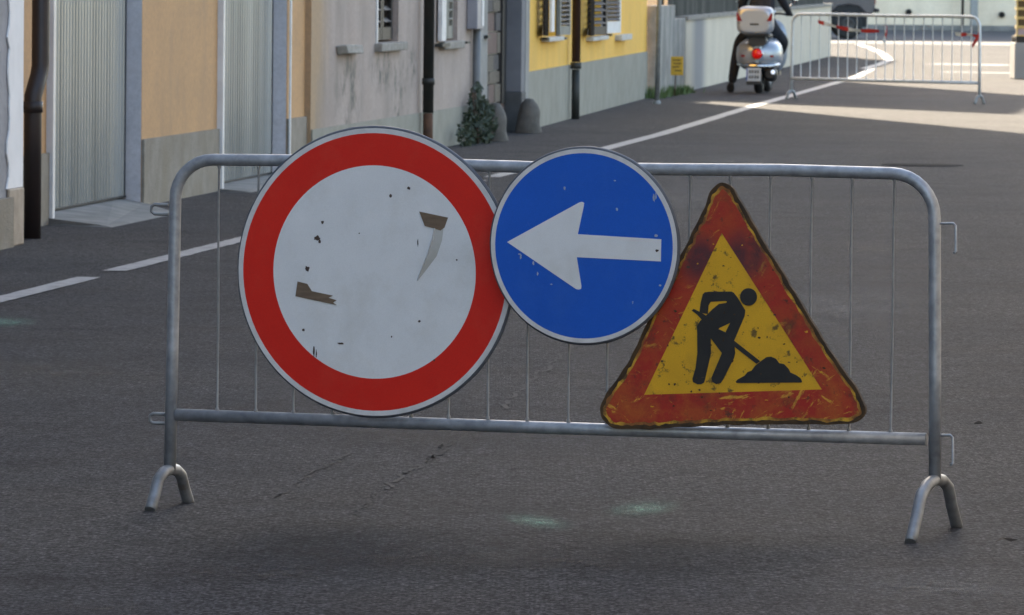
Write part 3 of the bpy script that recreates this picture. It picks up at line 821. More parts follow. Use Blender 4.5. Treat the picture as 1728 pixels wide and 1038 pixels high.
# guard stones
def guard(loc, w, h, label):
    b = MB()
    prof = []
    n = 8
    for i in range(n + 1):
        f = i / n
        prof.append((w * (1 - .45 * f ** 2.2) * (1 if f < .96 else .7), h * f))
    prof.append((.005, h * 1.015))
    b.lathe(prof, n=18)
    b.v = [(x + .03 * mnoise.noise((x * 6, y * 6, z * 6)), y + .03 * mnoise.noise((x * 6 + 9, y * 6, z * 6)), max(0, z + .02 * mnoise.noise((x * 6, y * 6 + 5, z * 6)))) for x, y, z in b.v]
    o = b.build('guard_stone', 'guard', None, loc)
    return tag(o, label, 'guard stone', 'guard stones flanking the gateway')
guard(W(62.7, -7.885), .125, .37, 'rounded weathered guard stone half hidden behind the leafy plant at the gateway')
guard(W(66.0, -7.95), .13, .35, 'rounded weathered guard stone under the corner of the yellow house')

# plants
def leaves(b, centre, rad, n, size, squash=1.):
    for _ in range(n):
        while True:
            p = Vector([random.uniform(-1, 1) for _ in range(3)])
            if p.length < 1: break
        p = Vector((p.x * rad[0], p.y * rad[1], p.z * rad[2])) + Vector(centre)
        if p.z < .01: p.z = .01
        u = Vector([random.gauss(0, 1) for _ in range(3)]).normalized()
        v_ = u.orthogonal().normalized()
        s_ = size * random.uniform(.6, 1.3)
        b.add([p - u * s_, p - v_ * s_ * .45, p + u * s_, p + v_ * s_ * .45], [(0, 1, 2, 3)])
pl = empty('ivy_plant', W(61.9, -7.94), -A)
tag(pl, 'dark green leafy plant growing from the foot of the pink house wall', 'plant')
b = MB()
leaves(b, (.0, .1, .2), (.15, .5, .27), 620, .035); leaves(b, (-.05, .25, .40), (.07, .3, .2), 190, .03); leaves(b, (0, -1.0, .1), (.09, .3, .15), 150, .03)
b.build('foliage', 'plant', pl)
sb = MB()
for i in range(6):
    y = random.uniform(-.3, .3)
    sb.tube([(0, y * .4, 0), (-.02, y, .3), (-.03, y * 1.2, .5)], .006, 5)
sb.build('stem', 'rust_pipe', pl)
gb = MB()
for i in range(900):
    f = random.random()
    x = 1.78 + f * .62 + random.gauss(0, .06); y = 84.6 + f * 4.6
    h = random.uniform(.05, .17) * (1.2 - .5 * f)
    a = random.uniform(0, 6.28); dx, dy = math.cos(a) * .012, math.sin(a) * .012
    lx, ly = random.gauss(0, .04), random.gauss(0, .04)
    gb.add([(x - dx, y - dy, 0), (x + dx, y + dy, 0), (x + lx, y + ly, h)], [(0, 1, 2)])
gr = gb.build('grass', 'grass'); tag(gr, 'green grass growing along the foot of the dirty wall', 'grass', kind='stuff')

# ------------------------------------------------------------------ boundary walls beyond the yellow house
wd = Vector((3.85496, 38.00074)).normalized()
wang = -math.atan2(wd.x, wd.y)
wa = Vector((2.35568, 89.44696, 0))
ow = empty('old_wall', wa + Vector((wd.x, wd.y, 0)) * -6.3 * .68, wang)
tag(ow, 'streaky dirty grey garden wall between the yellow house and the white wall', 'wall')
MB().box(-.25, 0, 0, 2.4, 0, 1.21).build('wall', 'dirty_wall', ow)
bevel(MB().box(-.25, .004, 2.403, 4.28, 0, 1.02).build('pier', 'dirty_wall', ow), .01)
pw = empty('white_wall', wa, wang)
tag(pw, 'long low whitewashed wall behind the scooter topped with a dark screen', 'wall')
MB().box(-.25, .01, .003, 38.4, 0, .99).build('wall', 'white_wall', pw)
cb = MB()
for i in range(38):
    cb.box(-.28, .04, i * 1.01 + .01, i * 1.01 + 1.0, .993 + random.uniform(-.004, .004), 1.045 + random.uniform(-.006, .006))
first = MB().box(-.28, .04, .0, .99, 0, .05).build('coping_stone', 'stone', pw, (0, .01, .993))
for i in range(1, 38):
    share(first, 'coping_stone', pw, (random.uniform(-.004, .004), .01 + i * 1.01, .993), (0, 0, random.uniform(-.004, .004)))
# dark screen: posts and a slack net
sc = empty('screen_fence', wa + Vector((wd.x, wd.y, 0)) * -1.6, wang)
tag(sc, 'dark green privacy screen fence standing above the white wall', 'fence')
nb = MB()
n = 200
vs = []
for i in range(n + 1):
    y = i * 39.6 / n
    vs.append((-.14 + .03 * math.sin(y * 7.3) + .02 * math.sin(y * 3.1 + 1), y))
nb.add([(x, y, 1.03) for x, y in vs] + [(x * .98, y, 2.55 + .02 * math.sin(y * 2)) for x, y in vs], [(i, i + 1, n + 2 + i, n + 1 + i) for i in range(n)])
nb.build('net', 'net', sc)
fp = MB().tube([(-.21, 0, 0), (-.21, 0, 2.6)], .03, 8).build('post', 'black_green', sc, (0, .1, 0))
for i in range(1, 17): share(fp, 'post', sc, (0, .1 + i * 2.47, 0))
hb = empty('hedge', (1.05, 88.2, 0), wang)
tag(hb, 'dark hedge rising behind the dirty garden wall', 'hedge')
b = MB(); leaves(b, (0, 0, 1.3), (.7, 2.6, 1.4), 2600, .07); b.build('foliage', 'plant', hb)
b = MB()
for i in range(5): b.tube([(0, -2 + i, 0), (.05, -2 + i, 1.2), (.1, -1.9 + i, 2.2)], .03, 6)
b.build('stem', 'rust_pipe', hb)
# unseen block added behind the white wall: it throws the shade beyond the sunlit strip
blocker = empty('shade_blocker', (0, 99, 0))
tag(blocker, 'tall pale unseen block added behind the white wall to cast shade', 'building')
q = [(-2.0, 101.3), (2.3, 94.1), (3.6, 105.2), (-3.3, 108.5)]
MB().hexa([(x, y - 99, 0) for x, y in q], [(x, y - 99, 7.9) for x, y in q]).build('wall', 'white_wall', blocker)  # body of the added unseen block
MB().hexa([(x * 1.0, y - 99, 7.903) for x, y in q], [(x, y - 99, 8.0) for x, y in q]).build('roof', 'roof', blocker)  # top of the added unseen block

# sign pole and small yellow plate
pole = MB().tube([(0, 0, 0), (.02, 0, 1.5), (.035, 0, 3.2)], .03, 14).lathe([(.05, 0), (.05, .03), (.031, .04)], n=14).build('sign_pole', 'galv_dull', None, (1.80, 81.49, 0))
tag(pole, 'thin grey metal pole standing at the corner of the yellow house', 'pole')
yp_ = empty('marker_sign', (2.17, 86.3, 0), R(-8))
tag(yp_, 'small yellow marker plate on a thin stake before the dirty wall', 'sign')
bevel(MB().box(-.085, .085, -.006, .006, .28, .53).build('plate', 'yellow_plate', yp_), .006)
MB().tube([(-.03, .02, 0), (-.02, .014, .3), (-.02, .014, .5)], .008, 8).build('stake', 'rust_pipe', yp_)
for i, (x0, x1, z0) in enumerate(((-.06, .05, .475), (-.05, .06, .43), (-.06, .03, .385), (-.03, .06, .335))):
    MB().box(x0, x1, -.0075, -.0065, z0, z0 + .014).build('print_line', 'crate_dark', yp_)

# ------------------------------------------------------------------ far end of the street
fb = empty('far_building', (13, 187, 0))
tag(fb, 'cream building wall closing the far end of the street', 'building')
MB().box(-35, 45, 0, 8, 0, 15).build('wall', 'far_wall', fb)
for x, z in ((11.38 - 13, .50), (14.07 - 13, .45)):
    MB().lathe([(.05, -.10), (.09, -.10), (.09, -.004), (.05, -.004), (.05, -.10)], axis='y', n=16, c=(x, 0, z)).build('drain_pipe', 'black_green', fb)
    MB().lathe([(.001, -.02), (.049, -.02)], axis='y', n=16, c=(x, 0, z)).build('drain_hole', 'black_rubber', fb)
p1 = MB().tube([(0, 0, 0), (0, 0, 3)], .04, 10).build('far_post', 'black_green', None, (12.9, 186.4, .13)); tag(p1, 'thin black post before the far cream wall', 'post')
p2 = MB().box(-.11, .11, -.11, .11, 0, 3).build('far_pillar', 'galv_dull', None, (13.22, 186.3, .13)); tag(p2, 'square grey pillar beside the thin black post at the far wall', 'pillar')
bevel(p2, .02)

# dark vehicle crossing, only its tail past the wall end
car = empty('parked_truck', (8.2, 160, 0), 0)
tag(car, 'dark grey high-riding vehicle parked side-on past the end of the white wall', 'vehicle')
prof = [(.60, .62), (.66, .78), (.62, 1.15), (.52, 1.75), (.3, 1.85), (-2.2, 1.85), (-2.9, 1.25), (-3.9, 1.1), (-4.05, .6), (-3.75, .45), (-3.5, .60), (-3.25, .82), (-2.9, .88), (-2.55, .82), (-2.3, .55), (-2.2, .42), (-.55, .42), (-.45, .62), (-.25, .80), (.0, .84), (.25, .80), (.44, .62)]
bevel(MB().poly(prof, -.9, .9).build('body', 'dark_grey_car', car), .04)
for x0, x1, a, c in ((.05, .42, 1.2, 1.66), (-1.0, -.05, 1.2, 1.72), (-2.1, -1.08, 1.2, 1.72)):
    MB().box(x0, x1, -.908, -.903, a, c).build('window', 'glass', car)
bevel(MB().box(.665, .76, -.88, .88, .66, .76).build('bumper', 'black_plastic', car), .02)
MB().box(.60, .672, -.86, -.72, .86, 1.05).build('tail_light', 'refl_red', car)
MB().box(-.46, .46, -.86, .86, .30, .83).build('wheel_well', 'black_rubber', car)
MB().box(-3.36, -2.44, -.86, .86, .30, .86).build('wheel_well', 'black_rubber', car)
for x in (0, -2.9):
    for y in (-.87, .87):
        t_ = MB().lathe([(.20, -.1), (.31, -.11), (.355, -.08), (.36, 0), (.355, .08), (.31, .11), (.20, .1), (.20, -.1)], axis='y', n=28).build('tyre', 'black_rubber', car, (x, y, .36))
        MB().lathe([(.001, -.06), (.12, -.07), (.19, -.09), (.199, -.03), (.199, .09)], axis='y', n=20).build('rim', 'black_plastic', t_)

# crates on a concrete block at the edge of the road
bl = MB().box(0, 1.1, 0, 1.0, 0, .58).build('concrete_block', 'block', None, (7.93, 102.5, .001)); bevel(bl, .015)
tag(bl, 'plain grey concrete block at the roadside carrying the crates', 'block')
pal = empty('pallet', (7.95, 102.55, .583))
tag(pal, 'dark wooden pallet between the concrete block and the crates', 'pallet')
for y in (.02, .42, .82): MB().box(0, 1.0, y, y + .1, 0, .075).build('runner', 'dark_wood', pal)
for i in range(6): MB().box(i * .17, i * .17 + .14, 0, .94, .077, .10).build('plank', 'dark_wood', pal)
for i in range(5):
    c = empty('crate', (7.955 + random.uniform(-.004, .004), 102.56, .686 + i * .146))
    tag(c, ['mauve crate lowest of the stack on the pallet', 'yellow edged brown crate second from the bottom of the stack', 'yellow edged brown crate third from the bottom of the stack', 'yellow edged brown crate fourth from the bottom of the stack', 'yellow edged brown crate on top of the stack'][i], 'crate', 'stacked crates on the pallet')
    MB().box(.02, .58, .02, .38, .004, .120).build('panel', 'crate_mauve' if i == 0 else 'crate_dark', c)
    for z in (.0, .122): MB().box(0, .6, 0, .40, z, z + .02).build('rail', 'crate', c)
    for x in (0, .578): MB().box(x, x + .022, -.003, .02, .0205, .1215).build('corner_post', 'crate', c)

# ------------------------------------------------------------------ houses on the right of the street (out of frame, sunlit, throwing light back)
hr = empty('unseen_grey_terrace', W(46, 4.2), math.pi - A)
tag(hr, 'unseen pale grey plastered terrace house along the right of the street, throwing light back', 'house')
hs = [(4 + i * 5.5, 5.1 + i * 5.5, z, z + 1.6) for i in range(14) for z in (1.1, 4.4)]
facade('wall', hr, 0, 86, 0, 7.5, hs, 'terrace')
for a in hs: window(hr, *a)
shell(hr, 0, 86, 7.5, 'terrace')

# ------------------------------------------------------------------ crowd barriers
def bend(p0, p1, p2, r, n=8):
    """round the corner at p1"""
    p0, p1, p2 = Vector(p0), Vector(p1), Vector(p2)
    a = (p0 - p1).normalized(); c = (p2 - p1).normalized()
    out = []
    for i in range(n + 1):
        f = i / n * math.pi / 2
        out.append(p1 + a * r * (1 - math.sin(f)) + c * r * (1 - math.cos(f)))
    return out
def barrier(loc, rot, L, H, label, group, nbar=18, foot=((.174, .115), (.298, .165)), rail=.019, low=.292, barR=.0036, hooks=True, mf='galv', mb='bar_zinc'):
    r = empty('crowd_barrier', loc, rot)
    tag(r, label, 'barrier', group)
    zl, zr = foot[0][1], foot[1][1]
    path = [Vector((0, 0, zl)), Vector((.006, 0, .5))] + bend((.012, 0, zl), (.012, 0, H), (L, 0, H), .125) + \
           [Vector((L * f, 0, H + .004 * math.sin(f * 9))) for f in (.2, .35, .5, .65, .8)] + bend((0, 0, H), (L - .004, 0, H), (L - .004, 0, 0), .135) + [Vector((L + .004, 0, .5)), Vector((L + .008, 0, zr))]
    MB().tube(path, rail, 16).build('frame', mf, r)
    MB().tube([(.02, 0, low), (L * .5, 0, low - .003), (L - .02, 0, low)], rail * 1.02, 16).build('lower_rail', mf, r)
    x0, x1 = .158, L - .135
    first = None
    for i in range(nbar):
        x = x0 + (x1 - x0) * i / (nbar - 1)
        if first is None:
            first = MB().tube([(0, 0, low + .01), (0, 0, low + rail + .004), (0, 0, low + rail + .010), (.0015, 0, low + .3), (-.001, 0, H - .2), (0, 0, H - rail - .010), (0, 0, H - rail - .004), (0, 0, H - .01)], [barR * 1.8, barR * 1.8, barR, barR, barR, barR, barR * 1.8, barR * 1.8], 8).build('bar', mb, r, (x, 0, 0))
        else:
            share(first, 'bar', r, (x + random.uniform(-.003, .003), 0, 0), (0, random.uniform(-.004, .004), random.choice((0, math.pi))))
    for k, (x, (sp, h)) in enumerate(((0, foot[0]), (L + .008, foot[1]))):
        P = []
        for i in range(17):
            f = i / 16
            if f < .3: q_ = (-sp + sp * .30 * f / .3, h * .52 * f / .3)
            elif f > .7: q_ = (sp - sp * .30 * (1 - f) / .3, h * .52 * (1 - f) / .3)
            else:
                a_ = math.pi * (f - .3) / .4
                q_ = (-sp * .70 * math.cos(a_), h * (.52 + .50 * math.sin(a_)))
            P.append((x, q_[0], max(.0, q_[1]) + .002))
        MB().tube(P, rail * .98, 12).build('foot', 'galv_foot', r)
    if hooks:
        for z in (.945, .300):
            MB().tube([(L - .002, 0, z + .005), (L + .055, 0, z + .007), (L + .062, 0, z), (L + .064, 0, z - .078), (L + .060, -.01, z - .082)], .0042, 8).build('hook', 'galv', r)
        for z in (.94, .278):
            MB().tube([(-.012, 0, z + .015), (-.058, 0, z + .015), (-.068, 0, z + .008), (-.068, 0, z - .008), (-.058, 0, z - .015), (-.012, 0, z - .015)], .0055, 8).build('eye', 'galv_dull', r)
    return r
bang = math.atan2(-.29926, .95417)
near = barrier((-1.0766, 20.366, 0), bang, 2.476, 1.10, 'galvanised crowd barrier in the foreground carrying the three road signs', None)
fl = Vector((3.66, 85.4, 0)); fr = Vector((5.99, 83.3, 0))
far = barrier(fl, math.atan2(fr.y - fl.y, fr.x - fl.x), (fr - fl).length, 1.12, 'galvanised crowd barrier far down the street tied with red and white tape', None, nbar=19, foot=((.10, .10), (.10, .10)), rail=.02, low=.27, barR=.0065, hooks=False, mf='galv_pale', mb='galv_pale')

# red and white tape on the far barrier
fd = (fr - fl).normalized()
fnrm = Vector((fd.y, -fd.x, 0))
def tape(points, w, label, segs):
    b = MB()
    m_ = 0
    n = len(points)
    P = [Vector(p) for p in points]
    for i in range(n - 1):
        tw = .5 + .5 * math.sin(i * 1.7)
        up = Vector((0, 0, 1)) * w * (.55 + .45 * tw) + fnrm * w * .35 * (1 - tw)
        tw2 = .5 + .5 * math.sin((i + 1) * 1.7)
        up2 = Vector((0, 0, 1)) * w * (.55 + .45 * tw2) + fnrm * w * .35 * (1 - tw2)
        b.add([P[i] - up / 2, P[i + 1] - up2 / 2, P[i + 1] + up2 / 2, P[i] + up / 2], [(0, 1, 2, 3)], mi=segs[i % len(segs)])
    base = P[0].copy()
    b.v = [(x - base.x, y - base.y, z - base.z) for x, y, z in b.v]
    o = b.build('barrier_tape', ['tape_red', 'tape_white'], None, base)
    return tag(o, label, 'tape', 'plastic tape tied on the far barrier')
def F(f, z, off=.03):
    return fl + fd * (fr - fl).length * f + fnrm * off + Vector((0, 0, z))
tape([F(.15 + .033 * i, 1.025 - .11 * math.sin(min(1, i / 7) * 1.4), .035) for i in range(11)], .055, 'long twisted red and white tape strung along the middle of the far barrier', [0, 1, 1, 0, 0, 1, 1, 0, 0])
tape([F(.515, .99), F(.52, .92), F(.512, .84), F(.50, .77)], .09, 'short red and white tape end hanging from the bars of the far barrier', [0, 0, 1])
tape([F(.88, .90), F(.91, .89), F(.94, .895), F(.97, .885), F(.998, .87)], .05, 'short tape wound toward the far barrier end post', [1, 0, 1, 0])
tape([F(1.005, .90, .04), F(1.0, .85, .045), F(.985, .79, .05), F(.975, .74, .05)], .08, 'red tape end knotted on the end post of the far barrier', [0, 0, 0])

# ------------------------------------------------------------------ road signs on the near barrier (local x along it, -y to the viewer)
BD = Vector((.95417, -.29926, 0)); BN = Vector((-.29926, -.95417, 0)); BL = Vector((-1.0766, 20.366, 0))
def sign_root(name, along, z, off, label, cat):
    o = empty(name, BL + BD * along + BN * off + Vector((0, 0, z)), bang)
    return tag(o, label, cat)
def disc_pts(r, n=96, cx=0, cz=0):
    return [(cx + r * math.cos(2 * math.pi * i / n), cz + r * math.sin(2 * math.pi * i / n)) for i in range(n)]
def ragged(cx, cz, rx, rz, n=12, j=.35):
    return [(cx + rx * (1 + random.uniform(-j, j)) * math.cos(2 * math.pi * i / n), cz + rz * (1 + random.uniform(-j, j)) * math.sin(2 * math.pi * i / n)) for i in range(n)]
def rolled_edge(root, r, m):
    # folded steel edge, with small knocks
    P = []
    n = 144
    for i in range(n + 1):
        a = 2 * math.pi * i / n
        k = r + .0012 * mnoise.noise((math.cos(a) * 9, math.sin(a) * 9, r * 40)) + .0006 * mnoise.noise((math.cos(a) * 40, math.sin(a) * 40, 1))
        P.append((k * math.cos(a), .0085, k * math.sin(a)))
    return MB().tube(P, [.0085] * (n + 1), 8, caps=False).build('rolled_edge', m, root)

# round prohibition sign
s1 = sign_root('prohibition_sign', .690, .761, .040, 'large round white sign with red border and scraps of brown tape', 'road sign')
MB().poly(disc_pts(.447), -.001, .006).build('plate', 'sign_back', s1)
rolled_edge(s1, .4485, 'sign_back')
f1 = MB().poly(disc_pts(.333), -.0035, -.0012).build('white_face', 'sign_white', s1)
MB().ring(.333, .4335, -.0035, -.0012).build('red_border', 'sign_red', s1)
MB().ring(.4335, .449, -.0035, -.0012).build('white_edge', 'sign_border', s1)
MB().poly([(.1471, .1923), (.2413, .1755), (.2298, .1442), (.217, .1345), (.1922, .1415), (.1654, .1475)], -.0060, -.0045).build('brown_tape', 'tape_brown', s1)
MB().poly([(-.2517, -.0352), (-.2195, -.042), (-.2043, -.0644), (-.134, -.0768), (-.149, -.0838), (-.1219, -.0907), (-.1338, -.0986), (-.1218, -.1058), (-.2583, -.0818)], -.0060, -.0045).build('brown_tape', 'tape_brown', s1)
MB().poly([(.1985, .1405), (.1926, .1057), (.1734, .0488), (.1443, -.0226), (.172, .012), (.205, .055), (.222, .105), (.226, .140)], -.0046, -.0037).build('torn_film', 'sticker', s1)
ef = MB()
E_ = [(.1991, .1416), (.1926, .1057), (.1734, .0488), (.1443, -.0226)]
for a, c in zip(E_[:-1], E_[1:]):
    ef.hexa([(a[0] - .005, -.0048, a[1]), (a[0], -.012, a[1]), (a[0] + .001, -.0048, a[1])], [(c[0] - .004, -.0048, c[1]), (c[0], -.010, c[1]), (c[0] + .001, -.0048, c[1])])
ef.build('film_edge', 'film_edge', s1)
for (x, z, rx, rz) in ((-.1712, .1524, .005, .005), (-.1878, .1018, .010, .008), (-.180, .092, .004, .007), (-.2209, .0054, .008, .008), (.1117, .2641, .005, .005), (.0523, .2393, .004, .005), (.1506, -.1498, .005, .004),
                       (.2704, .0445, .003, .003), (-.1076, -.2257, .009, .003), (-.2312, -.1864, .004, .005), (-.196, -.253, .0025, .018), (-.188, -.262, .002, .012), (.1431, .0952, .002, .010), (.2, -.27, .003, .004), (-.05, .12, .002, .002), (.06, -.2, .002, .003)):
    MB().poly(ragged(x, z, rx, rz), -.0045, -.0036).build('scuff', 'speck', s1)
MB().box(-.06, .06, .0075, .0205, .317, .357).build('clamp', 'galv_dull', s1)
MB().box(-.05, .05, .0075, .036, -.36, -.33).build('clamp', 'galv_dull', s1)

# blue arrow sign, hung in front of its neighbours on two clamps
s2 = sign_root('arrow_sign', 1.388, .861, .095, 'round blue sign with white left arrow overlapping its two neighbours', 'road sign')
MB().poly(disc_pts(.297), -.001, .006).build('plate', 'sign_back', s2)
rolled_edge(s2, .2985, 'sign_back')
MB().poly(disc_pts(.2855), -.0035, -.0012).build('blue_face', 'sign_blue', s2)
MB().ring(.2855, .2992, -.0035, -.0012).build('white_edge', 'sign_border', s2)
MB().poly([(-.2465, .0064), (-.015, .1335), (-.0065, .1357), (.0005, .1325), (-.0005, .1235), (-.0189, .0357), (.2486, .0262), (.2481, -.042), (-.0215, -.0353), (-.0055, -.1235), (-.0065, -.1325), (-.0135, -.1350), (-.0225, -.1335)], -.0052, -.0037).build('arrow', 'sign_white', s2)
for (x, z, rx, rz) in ((-.0634, .1767, .003, .006), (.2234, .1533, .003, .012), (.230, .158, .002, .010), (.1056, .1152, .003, .005), (.2316, .0368, .006, .004), (-.2021, -.0383, .003, .007), (-.206, -.030, .004, .002), (-.1609, -.0569, .003, .006),
                       (-.1469, -.0892, .002, .006), (-.1022, -.1207, .004, .002), (.0978, .2027, .003, .002), (.2469, -.1153, .005, .003), (.16, -.17, .002, .004)):
    MB().poly(ragged(x, z, rx, rz), -.0050, -.0037).build('scuff', 'scuff', s2)
MB().poly(ragged(.236, -.009, .005, .004), -.0062, -.0053).build('scuff', 'speck', s2)
for x in (-.12, .12):
    MB().box(x - .015, x + .015, .0075, .0745, .22, .25).build('clamp', 'galv_dull', s2)

# worn roadworks triangle
s3 = sign_root('roadworks_sign', 1.855, .60, .040, 'battered yellow and red triangular roadworks sign with a digging figure and rusty edges', 'road sign')
outer = [(-.0485, .4629), (-.0125, .4491), (.0124, .4151), (.0835, .2987), (.1887, .1379), (.3033, -.0403), (.4078, -.1858), (.4195, -.2217), (.4031, -.2512), (.3623, -.2633), (.1191, -.2745), (-.0692, -.2841), (-.1827, -.2949), (-.3346, -.3034), (-.3823, -.3012), (-.4151, -.2729), (-.4231, -.2438), (-.4083, -.203), (-.3371, -.0984), (-.2628, .0536), (-.1703, .2383), (-.0965, .3856), (-.0727, .4443)]
def smooth(pts, n=6, rough=0.):
    out = []
    N_ = len(pts)
    for i in range(N_):
        p0, p1, p2, p3 = [Vector(pts[(i + k) % N_]) for k in (-1, 0, 1, 2)]
        for k in range(n):
            t = k / n
            d01, d12, d23 = max((p1 - p0).length, 1e-4) ** .5, max((p2 - p1).length, 1e-4) ** .5, max((p3 - p2).length, 1e-4) ** .5
            m1 = ((p1 - p0) / d01 - (p2 - p0) / (d01 + d12) + (p2 - p1) / d12) * d12
            m2 = ((p2 - p1) / d12 - (p3 - p1) / (d12 + d23) + (p3 - p2) / d23) * d12
            q = (2 * t ** 3 - 3 * t ** 2 + 1) * p1 + (t ** 3 - 2 * t ** 2 + t) * m1 + (-2 * t ** 3 + 3 * t ** 2) * p2 + (t ** 3 - t ** 2) * m2
            if rough:
                q = q + Vector((mnoise.noise((q.x * 25, q.y * 25, 0)), mnoise.noise((q.x * 25, q.y * 25, 7)))) * rough
            out.append((q.x, q.y))
    return out
so = smooth(outer, 10, .004)
cx_, cz_ = 0, -.02
def inset(pts, d):
    n = len(pts)
    out = []
    for i in range(n):
        a, c = Vector(pts[i - 3]), Vector(pts[(i + 3) % n])
        t = (c - a).normalized()
        nrm = Vector((t.y, -t.x))
        p = Vector(pts[i])
        if nrm.dot(Vector((cx_, cz_)) - p) < 0: nrm = -nrm
        out.append(tuple(p + nrm * d))
    return out
def band(pa, pb, y0, y1):
    n = len(pa)
    b = MB()
    vs = [(x, y0, z) for x, z in pa] + [(x, y0, z) for x, z in pb] + [(x, y1, z) for x, z in pa] + [(x, y1, z) for x, z in pb]
    fs = []
    for i in range(n):
        j = (i + 1) % n
        fs += [(i, j, n + j, n + i), (2 * n + i, 3 * n + i, 3 * n + j, 2 * n + j), (i, 2 * n + i, 2 * n + j, j), (n + i, n + j, 3 * n + j, 3 * n + i)]
    return b.add(vs, fs)
def rag(pts, a):
    return [(x + a * mnoise.noise((x * 45, z * 45, 3)), z + a * mnoise.noise((x * 45, z * 45, 11))) for x, z in pts]
MB().poly(so, -.002, .012).build('plate', 'tri_rust', s3)
i1 = rag(inset(so, .012), .008)
i2 = rag(inset(so, .020), .008)
band(so, i1, -.008, -.002).build('rusty_edge', 'tri_rust', s3)
MB().poly(i1, -.0065, -.0023).build('yellow_face', 'tri_yellow', s3)
band(i1, i2, -.0072, -.0066).build('worn_edge', 'tri_edge', s3)
# red border: ring between i2 and the inner triangle resampled to the same count
tri = [(-.0409, .3086), (.2825, -.1624), (-.2826, -.1956)]
n2 = len(i2)
edges = [(Vector(tri[k]), Vector(tri[(k + 1) % 3])) for k in range(3)]
cen = Vector((-.013, -.016))
def hit(p):
    d = Vector(p) - cen
    best = None
    for a, c in edges:
        e_ = c - a
        den = d.x * e_.y - d.y * e_.x
        if abs(den) < 1e-9: continue
        w_ = a - cen
        t = (w_.x * e_.y - w_.y * e_.x) / den
        u_ = (w_.x * d.y - w_.y * d.x) / den
        if t > 0 and -1e-6 <= u_ <= 1 + 1e-6:
            best = cen + d * t
    return best
inn = [hit(p) for p in i2]
for tv in tri:       # snap the nearest sample to each corner so that the inner corners stay sharp
    k = min(range(n2), key=lambda i: (inn[i] - Vector(tv)).length)
    inn[k] = Vector(tv)
band(i2, [tuple(p) for p in inn], -.0080, -.0067).build('red_border', 'tri_red', s3)
pieces = dict(arm_back=[(-0.0987, 0.119), (-0.0925, 0.125), (-0.0796, 0.1272), (-0.0077, 0.1297), (0.0126, 0.1071), (-0.0113, 0.0969), (-0.0273, 0.1003), (-0.0732, 0.0964), (-0.0799, 0.0847), (-0.082, 0.0584), (-0.1088, 0.0623), (-0.1052, 0.0925)],
    torso=[(-0.0077, 0.1297), (0.0, 0.126), (0.0125, 0.111), (0.037, 0.0731), (0.0352, 0.0576), (0.0235, 0.0341), (-0.0104, 0.0332), (-0.0442, 0.0169), (-0.0501, 0.009), (-0.0718, -0.0167), (-0.1139, -0.0159), (-0.1163, 0.0188), (-0.1065, 0.0365), (-0.0828, 0.0584), (-0.0669, 0.0742), (-0.0471, 0.0902), (-0.0232, 0.0946)],
    arm_front=[(0.037, 0.0692), (0.0352, 0.0557), (0.0022, -0.0224), (-0.0198, -0.0133), (-0.0241, 0.0059), (-0.0104, 0.0332), (0.0012, 0.0606)],
    leg_a=[(-0.1148, -0.0082), (-0.0719, -0.007), (-0.0701, -0.061), (-0.0883, -0.1427), (-0.0913, -0.1525), (-0.1, -0.1575), (-0.1121, -0.1581), (-0.1262, -0.1516), (-0.1284, -0.142), (-0.1187, -0.1088), (-0.1133, -0.0622)],
    leg_b=[(-0.0718, -0.0147), (-0.0462, 0.013), (-0.02, 0.0021), (0.0022, -0.0224), (0.0067, -0.0589), (0.0029, -0.0744), (-0.0302, -0.141), (-0.0381, -0.1521), (-0.052, -0.156), (-0.0641, -0.1497), (-0.0683, -0.1383), (-0.0353, -0.0601)],
    shaft=[(-0.0057, -0.0226), (0.0022, -0.0204), (0.0868, -0.0817), (0.0749, -0.0898), (-0.0056, -0.0322)],
    stub=[(-0.133, 0.0686), (-0.127, 0.0734), (-0.1008, 0.0618), (-0.0827, 0.0506), (-0.0985, 0.0386), (-0.1148, 0.0556)],
    heap=[(0.0059, -0.1508), (0.0157, -0.1397), (0.0375, -0.1275), (0.0474, -0.1156), (0.0593, -0.1114), (0.071, -0.0957), (0.0908, -0.0797), (0.1065, -0.0684), (0.1205, -0.0665), (0.1365, -0.0726), (0.1466, -0.0858), (0.1625, -0.0884), (0.1766, -0.1023), (0.1827, -0.1136), (0.2007, -0.1208), (0.2147, -0.13), (0.2196, -0.1395), (0.218, -0.143)],
    head=disc_pts(.0267, 32, .0472, .1146))
wk = None
fig = MB()
for i, (k, p) in enumerate(pieces.items()):
    if k == 'heap': continue
    fig.poly(p, -.0082 - i * .0002, -.0067 + i * .00001)
fig.build('digging_figure', 'sign_black', s3)
MB().poly(pieces['heap'], -.0092, -.0067).build('earth_heap', 'sign_black', s3)
for zc in (-.2, .2):
    MB().box(-.08, .08, .0125, .036, zc - .015, zc + .015).build('clamp', 'galv_dull', s3)
# chipped paint: small dark and yellow chips
for i in range(46):
    e_ = random.choice(edges); f = random.random()
    p = e_[0].lerp(e_[1], f); d = (p - cen).normalized()
    p = p + d * random.uniform(-.10, .07)
    m_ = random.choice(('speck', 'tri_rust', 'tri_yellow'))
    MB().poly(ragged(p.x, p.y, random.uniform(.001, .006), random.uniform(.001, .004), 9, .5), -.0095, -.0090).build('paint_chip', m_, s3)
for i in range(30):
    p = Vector((random.uniform(-.25, .22), random.uniform(-.19, .2)))
    MB().poly(ragged(p.x, p.y, random.uniform(.001, .004), random.uniform(.001, .004), 8, .5), -.0097, -.0094).build('paint_chip', 'tri_rust', s3)

